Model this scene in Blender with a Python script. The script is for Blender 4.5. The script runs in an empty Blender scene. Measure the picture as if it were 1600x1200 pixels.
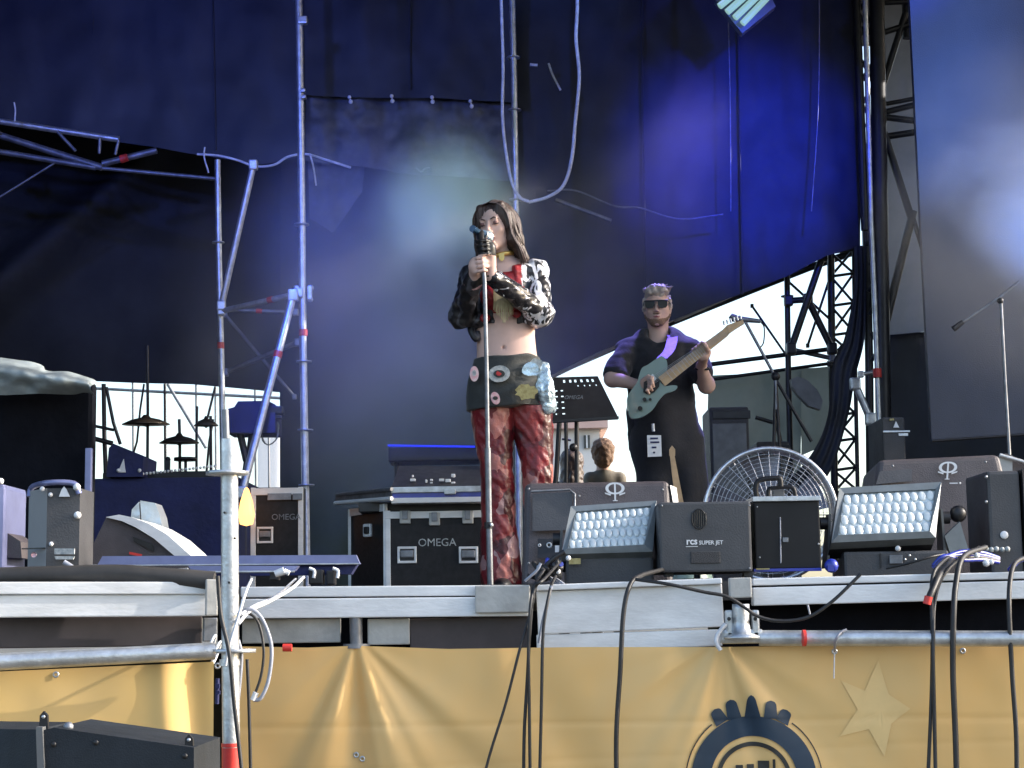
import bpy, bmesh, math, random
import numpy as np
from mathutils import Vector, Matrix, noise
random.seed(7)
R = math.radians
scene = bpy.context.scene
col = scene.collection

# ------------------------------------------------------------------ camera
FPX = 2784.0                       # focal length in photograph pixels (1600 wide)
PITCH, ROLL = 7.57, -0.85
CAM = Vector((0, 0, 1.65))
cm = bpy.data.cameras.new("camera")
cam = bpy.data.objects.new("camera", cm); col.objects.link(cam)
MR = Matrix.Rotation(R(90 + PITCH), 4, 'X') @ Matrix.Rotation(R(ROLL), 4, 'Z')
cam.matrix_world = Matrix.Translation(CAM) @ MR
cm.sensor_width = 36; cm.lens = 36 * FPX / 1600
cm.clip_start = 0.1; cm.clip_end = 3000
scene.camera = cam
M3 = MR.to_3x3()

def at(px, py, Y):
    """point of the place at depth Y seen at a pixel of the photograph"""
    w = M3 @ Vector(((px - 800) / FPX, -(py - 600) / FPX, -1))
    return CAM + w * (Y / w.y)

def mpp(Y): return Y / FPX * 1.005

# ------------------------------------------------------------------ daylight
w = bpy.data.worlds.new("World"); scene.world = w; w.use_nodes = True
nt = w.node_tree; bg = nt.nodes['Background']
sky = nt.nodes.new('ShaderNodeTexSky'); sky.sky_type = 'NISHITA'; sky.sun_disc = False
SUN_EL, SUN_AZ = 25, 88           # azimuth clockwise from +Y
sky.sun_elevation = R(SUN_EL); sky.sun_rotation = R(SUN_AZ)
sky.air_density = 1.0; sky.dust_density = 2.4; sky.ozone_density = 1.0
nt.links.new(sky.outputs[0], bg.inputs[0]); bg.inputs[1].default_value = 0.15
sd = bpy.data.lights.new("sun", 'SUN'); sd.energy = 2.1; sd.angle = R(0.5); sd.color = (1, .93, .84)
sun = bpy.data.objects.new("sun", sd); col.objects.link(sun)
sv = Vector((math.cos(R(SUN_EL)) * math.sin(R(SUN_AZ)), math.cos(R(SUN_EL)) * math.cos(R(SUN_AZ)), math.sin(R(SUN_EL))))
sun.rotation_euler = sv.to_track_quat('Z', 'Y').to_euler(); sun.location = sv * 60
vs = scene.view_settings
vs.view_transform = 'Standard'; vs.look = 'None'; vs.exposure = 1.6; vs.gamma = 1; vs.use_curve_mapping = False
cy = scene.cycles
cy.use_denoising = True
cy.max_bounces = 6; cy.diffuse_bounces = 3; cy.glossy_bounces = 3; cy.transmission_bounces = 6; cy.volume_bounces = 1
cy.transparent_max_bounces = 12; cy.volume_step_rate = 2.0; cy.volume_max_steps = 96
cy.sample_clamp_indirect = 4; cy.caustics_reflective = False; cy.caustics_refractive = False

# ------------------------------------------------------------------ materials
def mat(name, c, rough=.55, metal=0.0, var=.25, scale=6.0, bump=0.0, bscale=60.0, c2=None, spec=.5, sheen=0, coat=0, aniso=None):
    m = bpy.data.materials.new(name); m.use_nodes = True
    n = m.node_tree; b = n.nodes['Principled BSDF']; L = n.links.new
    tc = n.nodes.new('ShaderNodeTexCoord'); mp = n.nodes.new('ShaderNodeMapping')
    L(tc.outputs['Object'], mp.inputs[0])
    if aniso: mp.inputs['Scale'].default_value = aniso
    nz = n.nodes.new('ShaderNodeTexNoise'); nz.inputs['Scale'].default_value = scale; nz.inputs['Detail'].default_value = 6
    nz.inputs['Roughness'].default_value = .62
    L(mp.outputs[0], nz.inputs[0])
    cr = n.nodes.new('ShaderNodeValToRGB'); cr.color_ramp.elements[0].position = .32; cr.color_ramp.elements[1].position = .68
    c = tuple(c); d = c2 or tuple(min(1, x * (1 + var)) for x in c)
    a = c if c2 else tuple(x * (1 - var) for x in c)
    cr.color_ramp.elements[0].color = (*a, 1); cr.color_ramp.elements[1].color = (*d, 1)
    L(nz.outputs[0], cr.inputs[0]); L(cr.outputs[0], b.inputs['Base Color'])
    rr = n.nodes.new('ShaderNodeMapRange'); rr.inputs[3].default_value = max(.05, rough - .1); rr.inputs[4].default_value = min(1, rough + .14)
    nz2 = n.nodes.new('ShaderNodeTexNoise'); nz2.inputs['Scale'].default_value = scale * 3.1; nz2.inputs['Detail'].default_value = 4
    L(mp.outputs[0], nz2.inputs[0]); L(nz2.outputs[0], rr.inputs[0]); L(rr.outputs[0], b.inputs['Roughness'])
    b.inputs['Metallic'].default_value = metal; b.inputs['Specular IOR Level'].default_value = spec
    b.inputs['Coat Weight'].default_value = coat
    if sheen: b.inputs['Sheen Weight'].default_value = sheen
    if bump:
        bn = n.nodes.new('ShaderNodeTexNoise'); bn.inputs['Scale'].default_value = bscale; bn.inputs['Detail'].default_value = 5
        L(mp.outputs[0], bn.inputs[0])
        bu = n.nodes.new('ShaderNodeBump'); bu.inputs['Strength'].default_value = bump; bu.inputs['Distance'].default_value = .01
        L(bn.outputs[0], bu.inputs['Height']); L(bu.outputs[0], b.inputs['Normal'])
    return m

def emis(name, c, s):
    m = mat(name, tuple(x * .15 for x in c), .4); b = m.node_tree.nodes['Principled BSDF']
    b.inputs['Emission Color'].default_value = (*c, 1); b.inputs['Emission Strength'].default_value = s
    return m

def translucent(name, c, t=.4, **k):
    m = mat(name, c, .85, **k); n = m.node_tree; b = n.nodes['Principled BSDF']; o = n.nodes['Material Output']
    tr = n.nodes.new('ShaderNodeBsdfTranslucent'); tr.inputs[0].default_value = (*c, 1)
    mx = n.nodes.new('ShaderNodeMixShader'); mx.inputs[0].default_value = t
    n.links.new(b.outputs[0], mx.inputs[1]); n.links.new(tr.outputs[0], mx.inputs[2]); n.links.new(mx.outputs[0], o.inputs[0])
    return m

M = {}
M['tarp'] = mat('blue_lit_tarp', (.017, .021, .037), .6, bump=.3, bscale=9, scale=1.3, var=.35)  # black tarp, some of the blue stage light tinted into its base colour
M['tarp_dull'] = mat('dull_tarp', (.026, .028, .030), .75, bump=.3, bscale=5, scale=.9, var=.5)
M['tarp_worn'] = mat('worn_tarp', (.030, .032, .042), .55, c2=(.10, .105, .12), scale=4.5, bump=.5, bscale=8)
M['tarp_net'] = translucent('grey_net', (.24, .24, .27), .5, scale=3)
M['tarp_green'] = translucent('grey_green_tarp', (.16, .18, .16), .55, scale=2.2, var=.4, bump=.4, bscale=6)
M['tarp_white'] = mat('grey_white_tarp', (.33, .38, .40), .5, bump=.5, bscale=14, scale=6, var=.3)
M['galv'] = mat('galvanised_steel', (.52, .54, .56), .38, .75, scale=18, var=.25, bump=.15, bscale=120)
M['galv_dark'] = mat('dull_steel', (.20, .21, .23), .45, .6, scale=14, var=.35)
M['alu'] = mat('worn_aluminium', (.60, .61, .62), .45, .08, c2=(.84, .85, .86), scale=3.5, bump=.12, bscale=40, aniso=(1, 1, 3))
M['alu_dirty'] = mat('dirty_aluminium', (.30, .30, .29), .55, .2, c2=(.52, .52, .50), scale=6, bump=.15, bscale=50)
M['brown'] = mat('dark_brown_panel', (.05, .04, .042), .6, scale=4, var=.35)
M['steelblack'] = mat('black_steel', (.022, .022, .025), .42, .3, scale=10, var=.3)
M['ply'] = mat('black_stage_plywood', (.035, .033, .032), .7, scale=5, var=.4)
M['case'] = mat('black_laminate', (.018, .018, .020), .55, scale=25, var=.3, bump=.08, bscale=200, spec=.25)
M['speaker'] = mat('textured_black_paint', (.028, .027, .030), .55, scale=5, c2=(.055, .053, .055), bump=.35, bscale=260)
M['speaker_brown'] = mat('scuffed_charcoal_paint', (.055, .046, .052), .5, scale=4, c2=(.10, .088, .094), bump=.25, bscale=220)
M['grey_metal'] = mat('grey_painted_metal', (.13, .135, .14), .45, .1, scale=12, var=.2)
M['lamp_frame'] = mat('grey_lamp_housing', (.20, .22, .23), .45, .2, scale=12, var=.18)
M['box_grey'] = mat('charcoal_box_paint', (.042, .043, .048), .5, scale=4, c2=(.078, .078, .084), bump=.15, bscale=160)
M['rubber'] = mat('black_cable', (.018, .018, .020), .5, scale=20)
M['cable_grey'] = mat('grey_cable', (.30, .32, .38), .45, scale=20)
M['cable_white'] = mat('white_cable', (.62, .64, .68), .4, scale=20)
M['cable_blue'] = mat('blue_cable', (.02, .04, .35), .35, scale=20, coat=.3)
M['red'] = mat('red_band', (.65, .045, .035), .45, scale=20, var=.15)
M['white'] = mat('white_paint', (.75, .76, .78), .45, scale=20, var=.08)
M['lens'] = mat('frosted_lens', (.64, .70, .72), .25, scale=20, var=.10, coat=.4)
M['reflector'] = mat('lens_tray', (.60, .67, .70), .35, .05, scale=20, var=.1)
M['fan_wire'] = mat('chromed_wire', (.62, .63, .68), .28, .8, scale=20)
M['fan_blade'] = mat('fan_blade', (.30, .30, .37), .4, .3, scale=8)
M['skin'] = mat('skin', (.66, .45, .39), .62, scale=14, var=.07, spec=.3, bump=.05, bscale=300)
M['skin_m'] = mat('pale_skin', (.56, .37, .30), .62, scale=14, var=.08, spec=.3)
M['hair_f'] = mat('dark_brown_hair', (.026, .017, .015), .48, scale=26, c2=(.085, .052, .044), bump=.5, bscale=45, aniso=(1, 1, .07), spec=.5)
M['hair_sunlit'] = mat('sunlit_hair', (.17, .115, .10), .42, scale=40, c2=(.34, .27, .26), aniso=(1, 1, .1), spec=.6)  # paler strands, the sheen of light put into the hair colour
M['foil'] = mat('crumpled_foil', (.62, .65, .67), .3, .8, scale=5, var=.1, bump=.5, bscale=22)
M['hair_m'] = mat('blond_hair', (.26, .21, .18), .5, scale=22, c2=(.50, .43, .38), bump=.8, bscale=40)
M['beard'] = mat('brown_beard', (.12, .065, .04), .7, scale=60, c2=(.22, .13, .08), bump=.5, bscale=160)
M['dark'] = mat('near_black', (.012, .012, .014), .4)
M['void'] = mat('molton_and_recess_shade', (.006, .007, .011), .95, spec=.08, bump=.3, bscale=30)  # booth cloth, also the painted shade behind the front rails
M['gloss_black'] = mat('satin_black', (.010, .010, .012), .45, spec=.3)
M['glasses'] = mat('dark_glass', (.006, .006, .008), .3, spec=.3)
M['speaker_grey'] = mat('pale_grey_speaker_paint', (.30, .30, .30), .6, scale=3, var=.06)
M['shirt'] = mat('black_shirt', (.010, .010, .014), .8, scale=8, sheen=.2, bump=.2, bscale=90)
M['gold'] = mat('gold_choker', (.75, .5, .16), .3, .8)
M['fringe'] = mat('straw_fringe', (.78, .68, .44), .6, scale=30, c2=(.30, .24, .12), aniso=(1, 1, .1))
M['lining'] = mat('red_lining', (.30, .015, .022), .45, scale=10, var=.3)
M['skirt'] = mat('black_wool_skirt', (.030, .034, .034), .75, scale=10, sheen=.2, bump=.25, bscale=120)
M['silver'] = mat('silver_cloth', (.55, .68, .80), .25, .5, scale=16, var=.35, bump=1, bscale=35)
M['lips'] = mat('dark_rose_lips', (.28, .07, .07), .35)
M['patch_white'] = mat('white_patch', (.62, .62, .60), .7, scale=60, c2=(.20, .24, .26))
M['patch_pink'] = mat('pink_patch', (.68, .28, .32), .7, scale=60, c2=(.75, .62, .62))
M['patch_yellow'] = mat('straw_patch', (.50, .44, .20), .7, scale=70, c2=(.28, .22, .08))
M['patch_red'] = mat('red_patch', (.5, .04, .04), .7)
M['teal'] = mat('sea_green_lacquer', (.16, .235, .205), .32, scale=4, var=.06, coat=.5)
M['maple'] = mat('maple', (.50, .34, .19), .42, scale=14, var=.2)
M['strap'] = mat('purple_strap', (.26, .14, .55), .6, scale=30)
M['banner'] = None
M['navy_print'] = mat('navy_print', (.006, .024, .050), .5, scale=8, var=.12)
M['ink'] = mat('black_print', (.02, .02, .018), .5)
M['wall_white'] = mat('pale_plaster', (.70, .68, .66), .8, scale=1.2, var=.08, bump=.1, bscale=20)
M['wall_pink'] = mat('pink_plaster', (.62, .42, .36), .8, scale=1.2, var=.1)
M['glass_dark'] = mat('dark_window_glass', (.03, .035, .04), .1)
M['ground'] = mat('trampled_ground', (.10, .095, .08), .9, scale=.8, var=.4, bump=.4, bscale=12)
M['bronze'] = mat('cymbal_bronze', (.10, .08, .06), .35, .7)
M['cloth_blue'] = mat('dark_blue_cloth', (.018, .024, .095), .8, scale=5, var=.3, bump=.3, bscale=40)

# zebra sleeve, patchwork trousers
def stripes(name, dark, light, scale, dist, rough, thr=.55, rot=(0, 0, 0)):
    m = mat(name, dark, rough); n = m.node_tree; L = n.links.new; b = n.nodes['Principled BSDF']
    tc = n.nodes.new('ShaderNodeTexCoord'); mp = n.nodes.new('ShaderNodeMapping'); mp.inputs['Rotation'].default_value = rot
    L(tc.outputs['Object'], mp.inputs[0])
    wv = n.nodes.new('ShaderNodeTexWave'); wv.inputs['Scale'].default_value = scale; wv.inputs['Distortion'].default_value = dist
    wv.inputs['Detail'].default_value = 3; wv.inputs['Detail Scale'].default_value = 1.6
    L(mp.outputs[0], wv.inputs[0])
    cr = n.nodes.new('ShaderNodeValToRGB'); cr.color_ramp.elements[0].position = thr; cr.color_ramp.elements[1].position = thr + .06
    cr.color_ramp.elements[0].color = (*dark, 1); cr.color_ramp.elements[1].color = (*light, 1)
    L(wv.outputs[0], cr.inputs[0]); L(cr.outputs[0], b.inputs['Base Color']); return m
M['jacket'] = stripes('black_jacket_leather', (.012, .012, .015), (.07, .07, .085), 5, 9, .42, .8)
def streaks(name, dark, light, scale, sc, thr, w=.05, rough=.3, third=None):
    m = mat(name, dark, rough); n = m.node_tree; L = n.links.new; b = n.nodes['Principled BSDF']
    tc = n.nodes.new('ShaderNodeTexCoord'); mp = n.nodes.new('ShaderNodeMapping'); mp.inputs['Scale'].default_value = sc; mp.inputs['Rotation'].default_value = (.2, .5, .2)
    L(tc.outputs['Object'], mp.inputs[0]); nz = n.nodes.new('ShaderNodeTexNoise'); nz.inputs['Scale'].default_value = scale; nz.inputs['Detail'].default_value = 3; nz.inputs['Distortion'].default_value = 1.2
    L(mp.outputs[0], nz.inputs[0]); cr = n.nodes.new('ShaderNodeValToRGB'); e = cr.color_ramp.elements
    e[0].position = thr; e[0].color = (*dark, 1); e[1].position = thr + w; e[1].color = (*light, 1)
    if third: q = e.new(thr + w + .08); q.color = (*light, 1); q = e.new(thr + w + .10); q.color = (*third, 1)
    L(nz.outputs[0], cr.inputs[0]); L(cr.outputs[0], b.inputs['Base Color']); return m
M['zebra'] = streaks('black_and_white_sleeve', (.016, .016, .02), (.74, .74, .80), 8, (3.2, 3.2, .55), .47, .03, .28)
M['flecked'] = streaks('flecked_black_sleeve', (.016, .016, .02), (.50, .52, .62), 9, (.6, 1.6, 2.6), .60, .03, .22, (.42, .10, .16))

def patchwork():
    m = mat('red_patchwork_leather', (.3, .02, .03), .35, bump=.5, bscale=40); n = m.node_tree; L = n.links.new; b = n.nodes['Principled BSDF']
    tc = n.nodes.new('ShaderNodeTexCoord'); mp = n.nodes.new('ShaderNodeMapping'); mp.inputs['Scale'].default_value = (1.25, 1.25, .75)
    mp.inputs['Rotation'].default_value = (0, .5, .3)
    nz = n.nodes.new('ShaderNodeTexNoise'); nz.inputs['Scale'].default_value = 9
    mx = n.nodes.new('ShaderNodeMixRGB'); mx.inputs[0].default_value = .12
    L(tc.outputs['Object'], mp.inputs[0]); L(mp.outputs[0], mx.inputs[1]); L(tc.outputs['Object'], nz.inputs[0]); L(nz.outputs[1], mx.inputs[2])
    v = n.nodes.new('ShaderNodeTexVoronoi'); v.inputs['Scale'].default_value = 15; L(mx.outputs[0], v.inputs[0])
    sp = n.nodes.new('ShaderNodeSeparateColor'); L(v.outputs['Color'], sp.inputs[0])
    cr = n.nodes.new('ShaderNodeValToRGB'); cr.color_ramp.interpolation = 'CONSTANT'
    cs = [(0, (.13, .008, .014)), (.22, (.19, .012, .020)), (.42, (.06, .007, .010)), (.56, (.24, .030, .032)), (.72, (.40, .14, .12)), (.82, (.14, .009, .015)), (.92, (.36, .20, .20))]
    e = cr.color_ramp.elements
    e[0].position = 0; e[0].color = (*cs[0][1], 1); e[1].position = cs[1][0]; e[1].color = (*cs[1][1], 1)
    for p, c in cs[2:]: q = e.new(p); q.color = (*c, 1)
    L(sp.outputs[0], cr.inputs[0]); L(cr.outputs[0], b.inputs['Base Color']); return m
M['patchwork'] = patchwork()

# ------------------------------------------------------------------ mesh helpers
ORG = {}
class MB:
    def __init__(s): s.v = []; s.f = []; s.sm = []; s.mi = []; s.cur = 0
    def add(s, vs_, fs, smooth=False):
        o = len(s.v); s.v += [Vector(v) for v in vs_]
        for f in fs: s.f.append(tuple(i + o for i in f)); s.sm.append(smooth); s.mi.append(s.cur)
        return s
    def box(s, c, size, rot=None, bevel=0.0):
        hx, hy, hz = [x / 2 for x in size]; c = Vector(c); rot = rot or Matrix.Identity(3)
        if bevel <= 0:
            P = [c + rot @ Vector((x * hx, y * hy, z * hz)) for z in (-1, 1) for y in (-1, 1) for x in (-1, 1)]
            return s.hexa(P)
        bm = bmesh.new(); bmesh.ops.create_cube(bm, size=1)
        for v in bm.verts: v.co = Vector((v.co.x * size[0], v.co.y * size[1], v.co.z * size[2]))
        bmesh.ops.bevel(bm, geom=bm.edges[:], offset=min(bevel, min(size) * .45), segments=2, affect='EDGES', profile=.6)
        bm.verts.index_update()
        s.add([c + rot @ v.co for v in bm.verts], [[v.index for v in f.verts] for f in bm.faces]); bm.free(); return s
    def hexa(s, P):   # order x fastest, then y, then z
        return s.add(P, [(0, 2, 3, 1), (4, 5, 7, 6), (0, 1, 5, 4), (2, 6, 7, 3), (0, 4, 6, 2), (1, 3, 7, 5)])
    def tube(s, path, r, n=8, caps=True, closed=False):
        P = [Vector(p) for p in path]; N = len(P); rs = r if hasattr(r, '__len__') else [r] * N
        T = []
        for i in range(N):
            a = P[i - 1] if (i or closed) else P[i]; b = P[(i + 1) % N] if (i < N - 1 or closed) else P[i]
            T.append((b - a).normalized())
        u = T[0].orthogonal().normalized(); rings = []
        for i in range(N):
            u = (u - T[i] * u.dot(T[i])).normalized(); v = T[i].cross(u)
            rings.append([P[i] + (u * math.cos(k * 2 * math.pi / n) + v * math.sin(k * 2 * math.pi / n)) * rs[i] for k in range(n)])
        vs_ = [p for g in rings for p in g]; fs = []
        for i in range(N if closed else N - 1):
            j = (i + 1) % N
            for k in range(n): fs.append((i * n + k, i * n + (k + 1) % n, j * n + (k + 1) % n, j * n + k))
        s.add(vs_, fs, True)
        if caps and not closed:
            s.add(rings[0], [tuple(range(n))[::-1]]); s.add(rings[-1], [tuple(range(n))])
        return s
    def cyl(s, a, b, r, n=12): return s.tube([a, b], r, n)
    def prism(s, poly, d):
        """closed outline (3D points, coplanar) extruded by the vector d"""
        P = [Vector(p) for p in poly]; n = len(P); d = Vector(d)
        s.add(P + [p + d for p in P], [tuple(range(n)), tuple(range(2 * n - 1, n - 1, -1))] + [(i, (i + 1) % n, n + (i + 1) % n, n + i) for i in range(n)])
        return s
    def lathe(s, c, axis, prof, n=24):
        c = Vector(c); a = Vector(axis).normalized(); u = a.orthogonal().normalized(); v = a.cross(u); vs_ = []; fs = []
        for (r, h) in prof:
            for k in range(n): t = k * 2 * math.pi / n; vs_.append(c + a * h + (u * math.cos(t) + v * math.sin(t)) * r)
        for i in range(len(prof) - 1):
            for k in range(n): fs.append((i * n + k, i * n + (k + 1) % n, (i + 1) * n + (k + 1) % n, (i + 1) * n + k))
        return s.add(vs_, fs, True)
    def ball(s, c, r, n=12, sc=(1, 1, 1), rot=None):
        c = Vector(c); m = max(4, n // 2); vs_ = []; fs = []; rot = rot or Matrix.Identity(3)
        for i in range(m + 1):
            ph = math.pi * i / m
            for k in range(n):
                t = 2 * math.pi * k / n
                vs_.append(c + rot @ Vector((math.sin(ph) * math.cos(t) * r * sc[0], math.sin(ph) * math.sin(t) * r * sc[1], math.cos(ph) * r * sc[2])))
        for i in range(m):
            for k in range(n): fs.append((i * n + k, (i + 1) * n + k, (i + 1) * n + (k + 1) % n, i * n + (k + 1) % n))
        return s.add(vs_, fs, True)

def finish(me):
    me.validate(); me.update()
def link(o, parent, org):
    col.objects.link(o); ORG[o.name] = org
    if parent is not None: o.parent = parent
def obj(name, mb, m, parent=None, fixn=True, **tags):
    vs_ = mb.v
    if parent is not None: org = ORG[parent.name]; loc = Vector((0, 0, 0))
    else:
        xs = [v.x for v in vs_]; ys = [v.y for v in vs_]; zs = [v.z for v in vs_]
        org = Vector(((min(xs) + max(xs)) / 2, (min(ys) + max(ys)) / 2, min(zs))); loc = org
    me = bpy.data.meshes.new(name); me.from_pydata([v - org for v in vs_], [], mb.f)
    ms = m if isinstance(m, (list, tuple)) else [m]
    for x in ms: me.materials.append(x if not isinstance(x, str) else M[x])
    me.polygons.foreach_set('use_smooth', mb.sm); me.polygons.foreach_set('material_index', mb.mi)
    finish(me)
    if fixn:
        bm = bmesh.new(); bm.from_mesh(me); bmesh.ops.recalc_face_normals(bm, faces=bm.faces); bm.to_mesh(me); bm.free()
    o = bpy.data.objects.new(name, me); o.location = loc; link(o, parent, org)
    for k, v in tags.items(): o[k] = v
    return o
def thing(name, label, cat, loc, group=None):
    o = bpy.data.objects.new(name, None); o.empty_display_size = .1; o.location = Vector(loc); link(o, None, Vector(loc))
    o['label'] = label; o['category'] = cat
    if group: o['group'] = group
    return o
def tag(o, label, cat, group=None):
    o['label'] = label; o['category'] = cat
    if group: o['group'] = group
    return o
def struct(o): o['kind'] = 'structure'; return o
def stuff(o): o['kind'] = 'stuff'; return o
def copies(name, src_mb, m, parent, points, rot=None, **tags):
    """parts that share one mesh, at several points (src_mb built round the origin)"""
    if getattr(src_mb, 'me', None): me = src_mb.me; made = True
    else: me = bpy.data.meshes.new(name); made = False; src_mb.me = me
    if not made: me.from_pydata([tuple(v) for v in src_mb.v], [], src_mb.f)
    if not made: me.materials.append(M[m] if isinstance(m, str) else m);     
    if not made:
        me.polygons.foreach_set('use_smooth', src_mb.sm); finish(me)
        bm = bmesh.new(); bm.from_mesh(me); bmesh.ops.recalc_face_normals(bm, faces=bm.faces); bm.to_mesh(me); bm.free()
    out = []
    for p in points:
        o = bpy.data.objects.new(name, me); o.location = Vector(p) - ORG[parent.name]
        if rot: o.rotation_euler = rot.to_euler()
        link(o, parent, Vector(p)); out.append(o)
        for k, v in tags.items(): o[k] = v
    return out
def text(s, size, p, m, parent, name='lettering', right=Vector((1, 0, 0)), up=Vector((0, 0, 1)), ext=.0008, shear=0, bold=0, align='CENTER', sx=1):
    cu = bpy.data.curves.new(name, 'FONT'); cu.body = s; cu.size = size; cu.extrude = ext; cu.align_x = align; cu.align_y = 'CENTER'
    cu.shear = shear; cu.offset = bold; cu.resolution_u = 3
    t = bpy.data.objects.new('tmp', cu); col.objects.link(t)
    me = bpy.data.meshes.new_from_object(t.evaluated_get(bpy.context.evaluated_depsgraph_get())); bpy.data.objects.remove(t)
    right = right.normalized(); up = (up - right * up.dot(right)).normalized(); nn = right.cross(up)
    rm = Matrix((right * sx, up, nn)).transposed(); me.transform(rm.to_4x4())
    org = ORG[parent.name]; me.transform(Matrix.Translation(Vector(p) - org)); me.materials.clear(); me.materials.append(M[m])
    o = bpy.data.objects.new(name, me); link(o, parent, org); return o
def slab(mb, A, B, h, t, bevel=0):
    """beam whose front top edge runs A to B, height h down, thickness t to the back"""
    A = Vector(A); B = Vector(B); x = (B - A); L = x.length; x.normalize(); z = Vector((0, 0, 1)); z = (z - x * z.dot(x)).normalized(); y = z.cross(x)
    c = (A + B) / 2 - z * h / 2 + y * t / 2
    return mb.box(c, (L, t, h), Matrix((x, y, z)).transposed(), bevel)
def line(a, b, n): return [a.lerp(b, i / n) for i in range(n + 1)]
def spline(pts, n=8):
    """Catmull-Rom through points"""
    P = [Vector(p) for p in pts]; P = [P[0] * 2 - P[1]] + P + [P[-1] * 2 - P[-2]]; out = []
    for i in range(1, len(P) - 2):
        a, b, c, d = P[i - 1:i + 3]
        for k in range(n):
            t = k / n; out.append(.5 * ((2 * b) + (c - a) * t + (2 * a - 5 * b + 4 * c - d) * t * t + (3 * b - a - 3 * c + d) * t ** 3))
    out.append(P[-2]); return out
def pxs(lst, Y): return [at(p[0], p[1], p[2] if len(p) > 2 else Y) for p in lst]
def cable(name, pts, Y, r, m, label, cat='cable', parent=None, group=None, n=6):
    mb = MB().tube(spline(pxs(pts, Y), 8), r, n)
    o = obj(name, mb, m, parent)
    if parent is None: tag(o, label, cat, group)
    return o
def sheet(name, top, bot, m, nu=60, nv=40, Y=12.0, amp=.04, freq=(2.5, 1.2), seed=0, parent=None, fold=None):
    """cloth between two lines of photograph points"""
    def poly(pts, t):
        P = pxs(pts, Y); L = [0]
        for i in range(1, len(P)): L.append(L[-1] + (P[i] - P[i - 1]).length)
        d = t * L[-1]
        for i in range(1, len(P)):
            if d <= L[i] or i == len(P) - 1: return P[i - 1].lerp(P[i], min(1, (d - L[i - 1]) / max(1e-6, L[i] - L[i - 1])))
    mb = MB(); vs_ = []
    for j in range(nv + 1):
        for i in range(nu + 1):
            u, v = i / nu, j / nv; p = poly(top, u).lerp(poly(bot, u), v)
            d = noise.noise(Vector((p.x * freq[0] + seed, seed * 3.1, p.z * freq[1]))) * amp + noise.noise(Vector((p.x * freq[0] * 3 + seed, 9, p.z * freq[1] * 3.5))) * amp * .35
            if fold: d += fold(u, v, p)
            vs_.append(p + Vector((0, d, 0)))
    W_ = nu + 1
    mb.add(vs_, [(j * W_ + i, j * W_ + i + 1, (j + 1) * W_ + i + 1, (j + 1) * W_ + i) for j in range(nv) for i in range(nu)], True)
    return obj(name, mb, m, parent, fixn=False)

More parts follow.
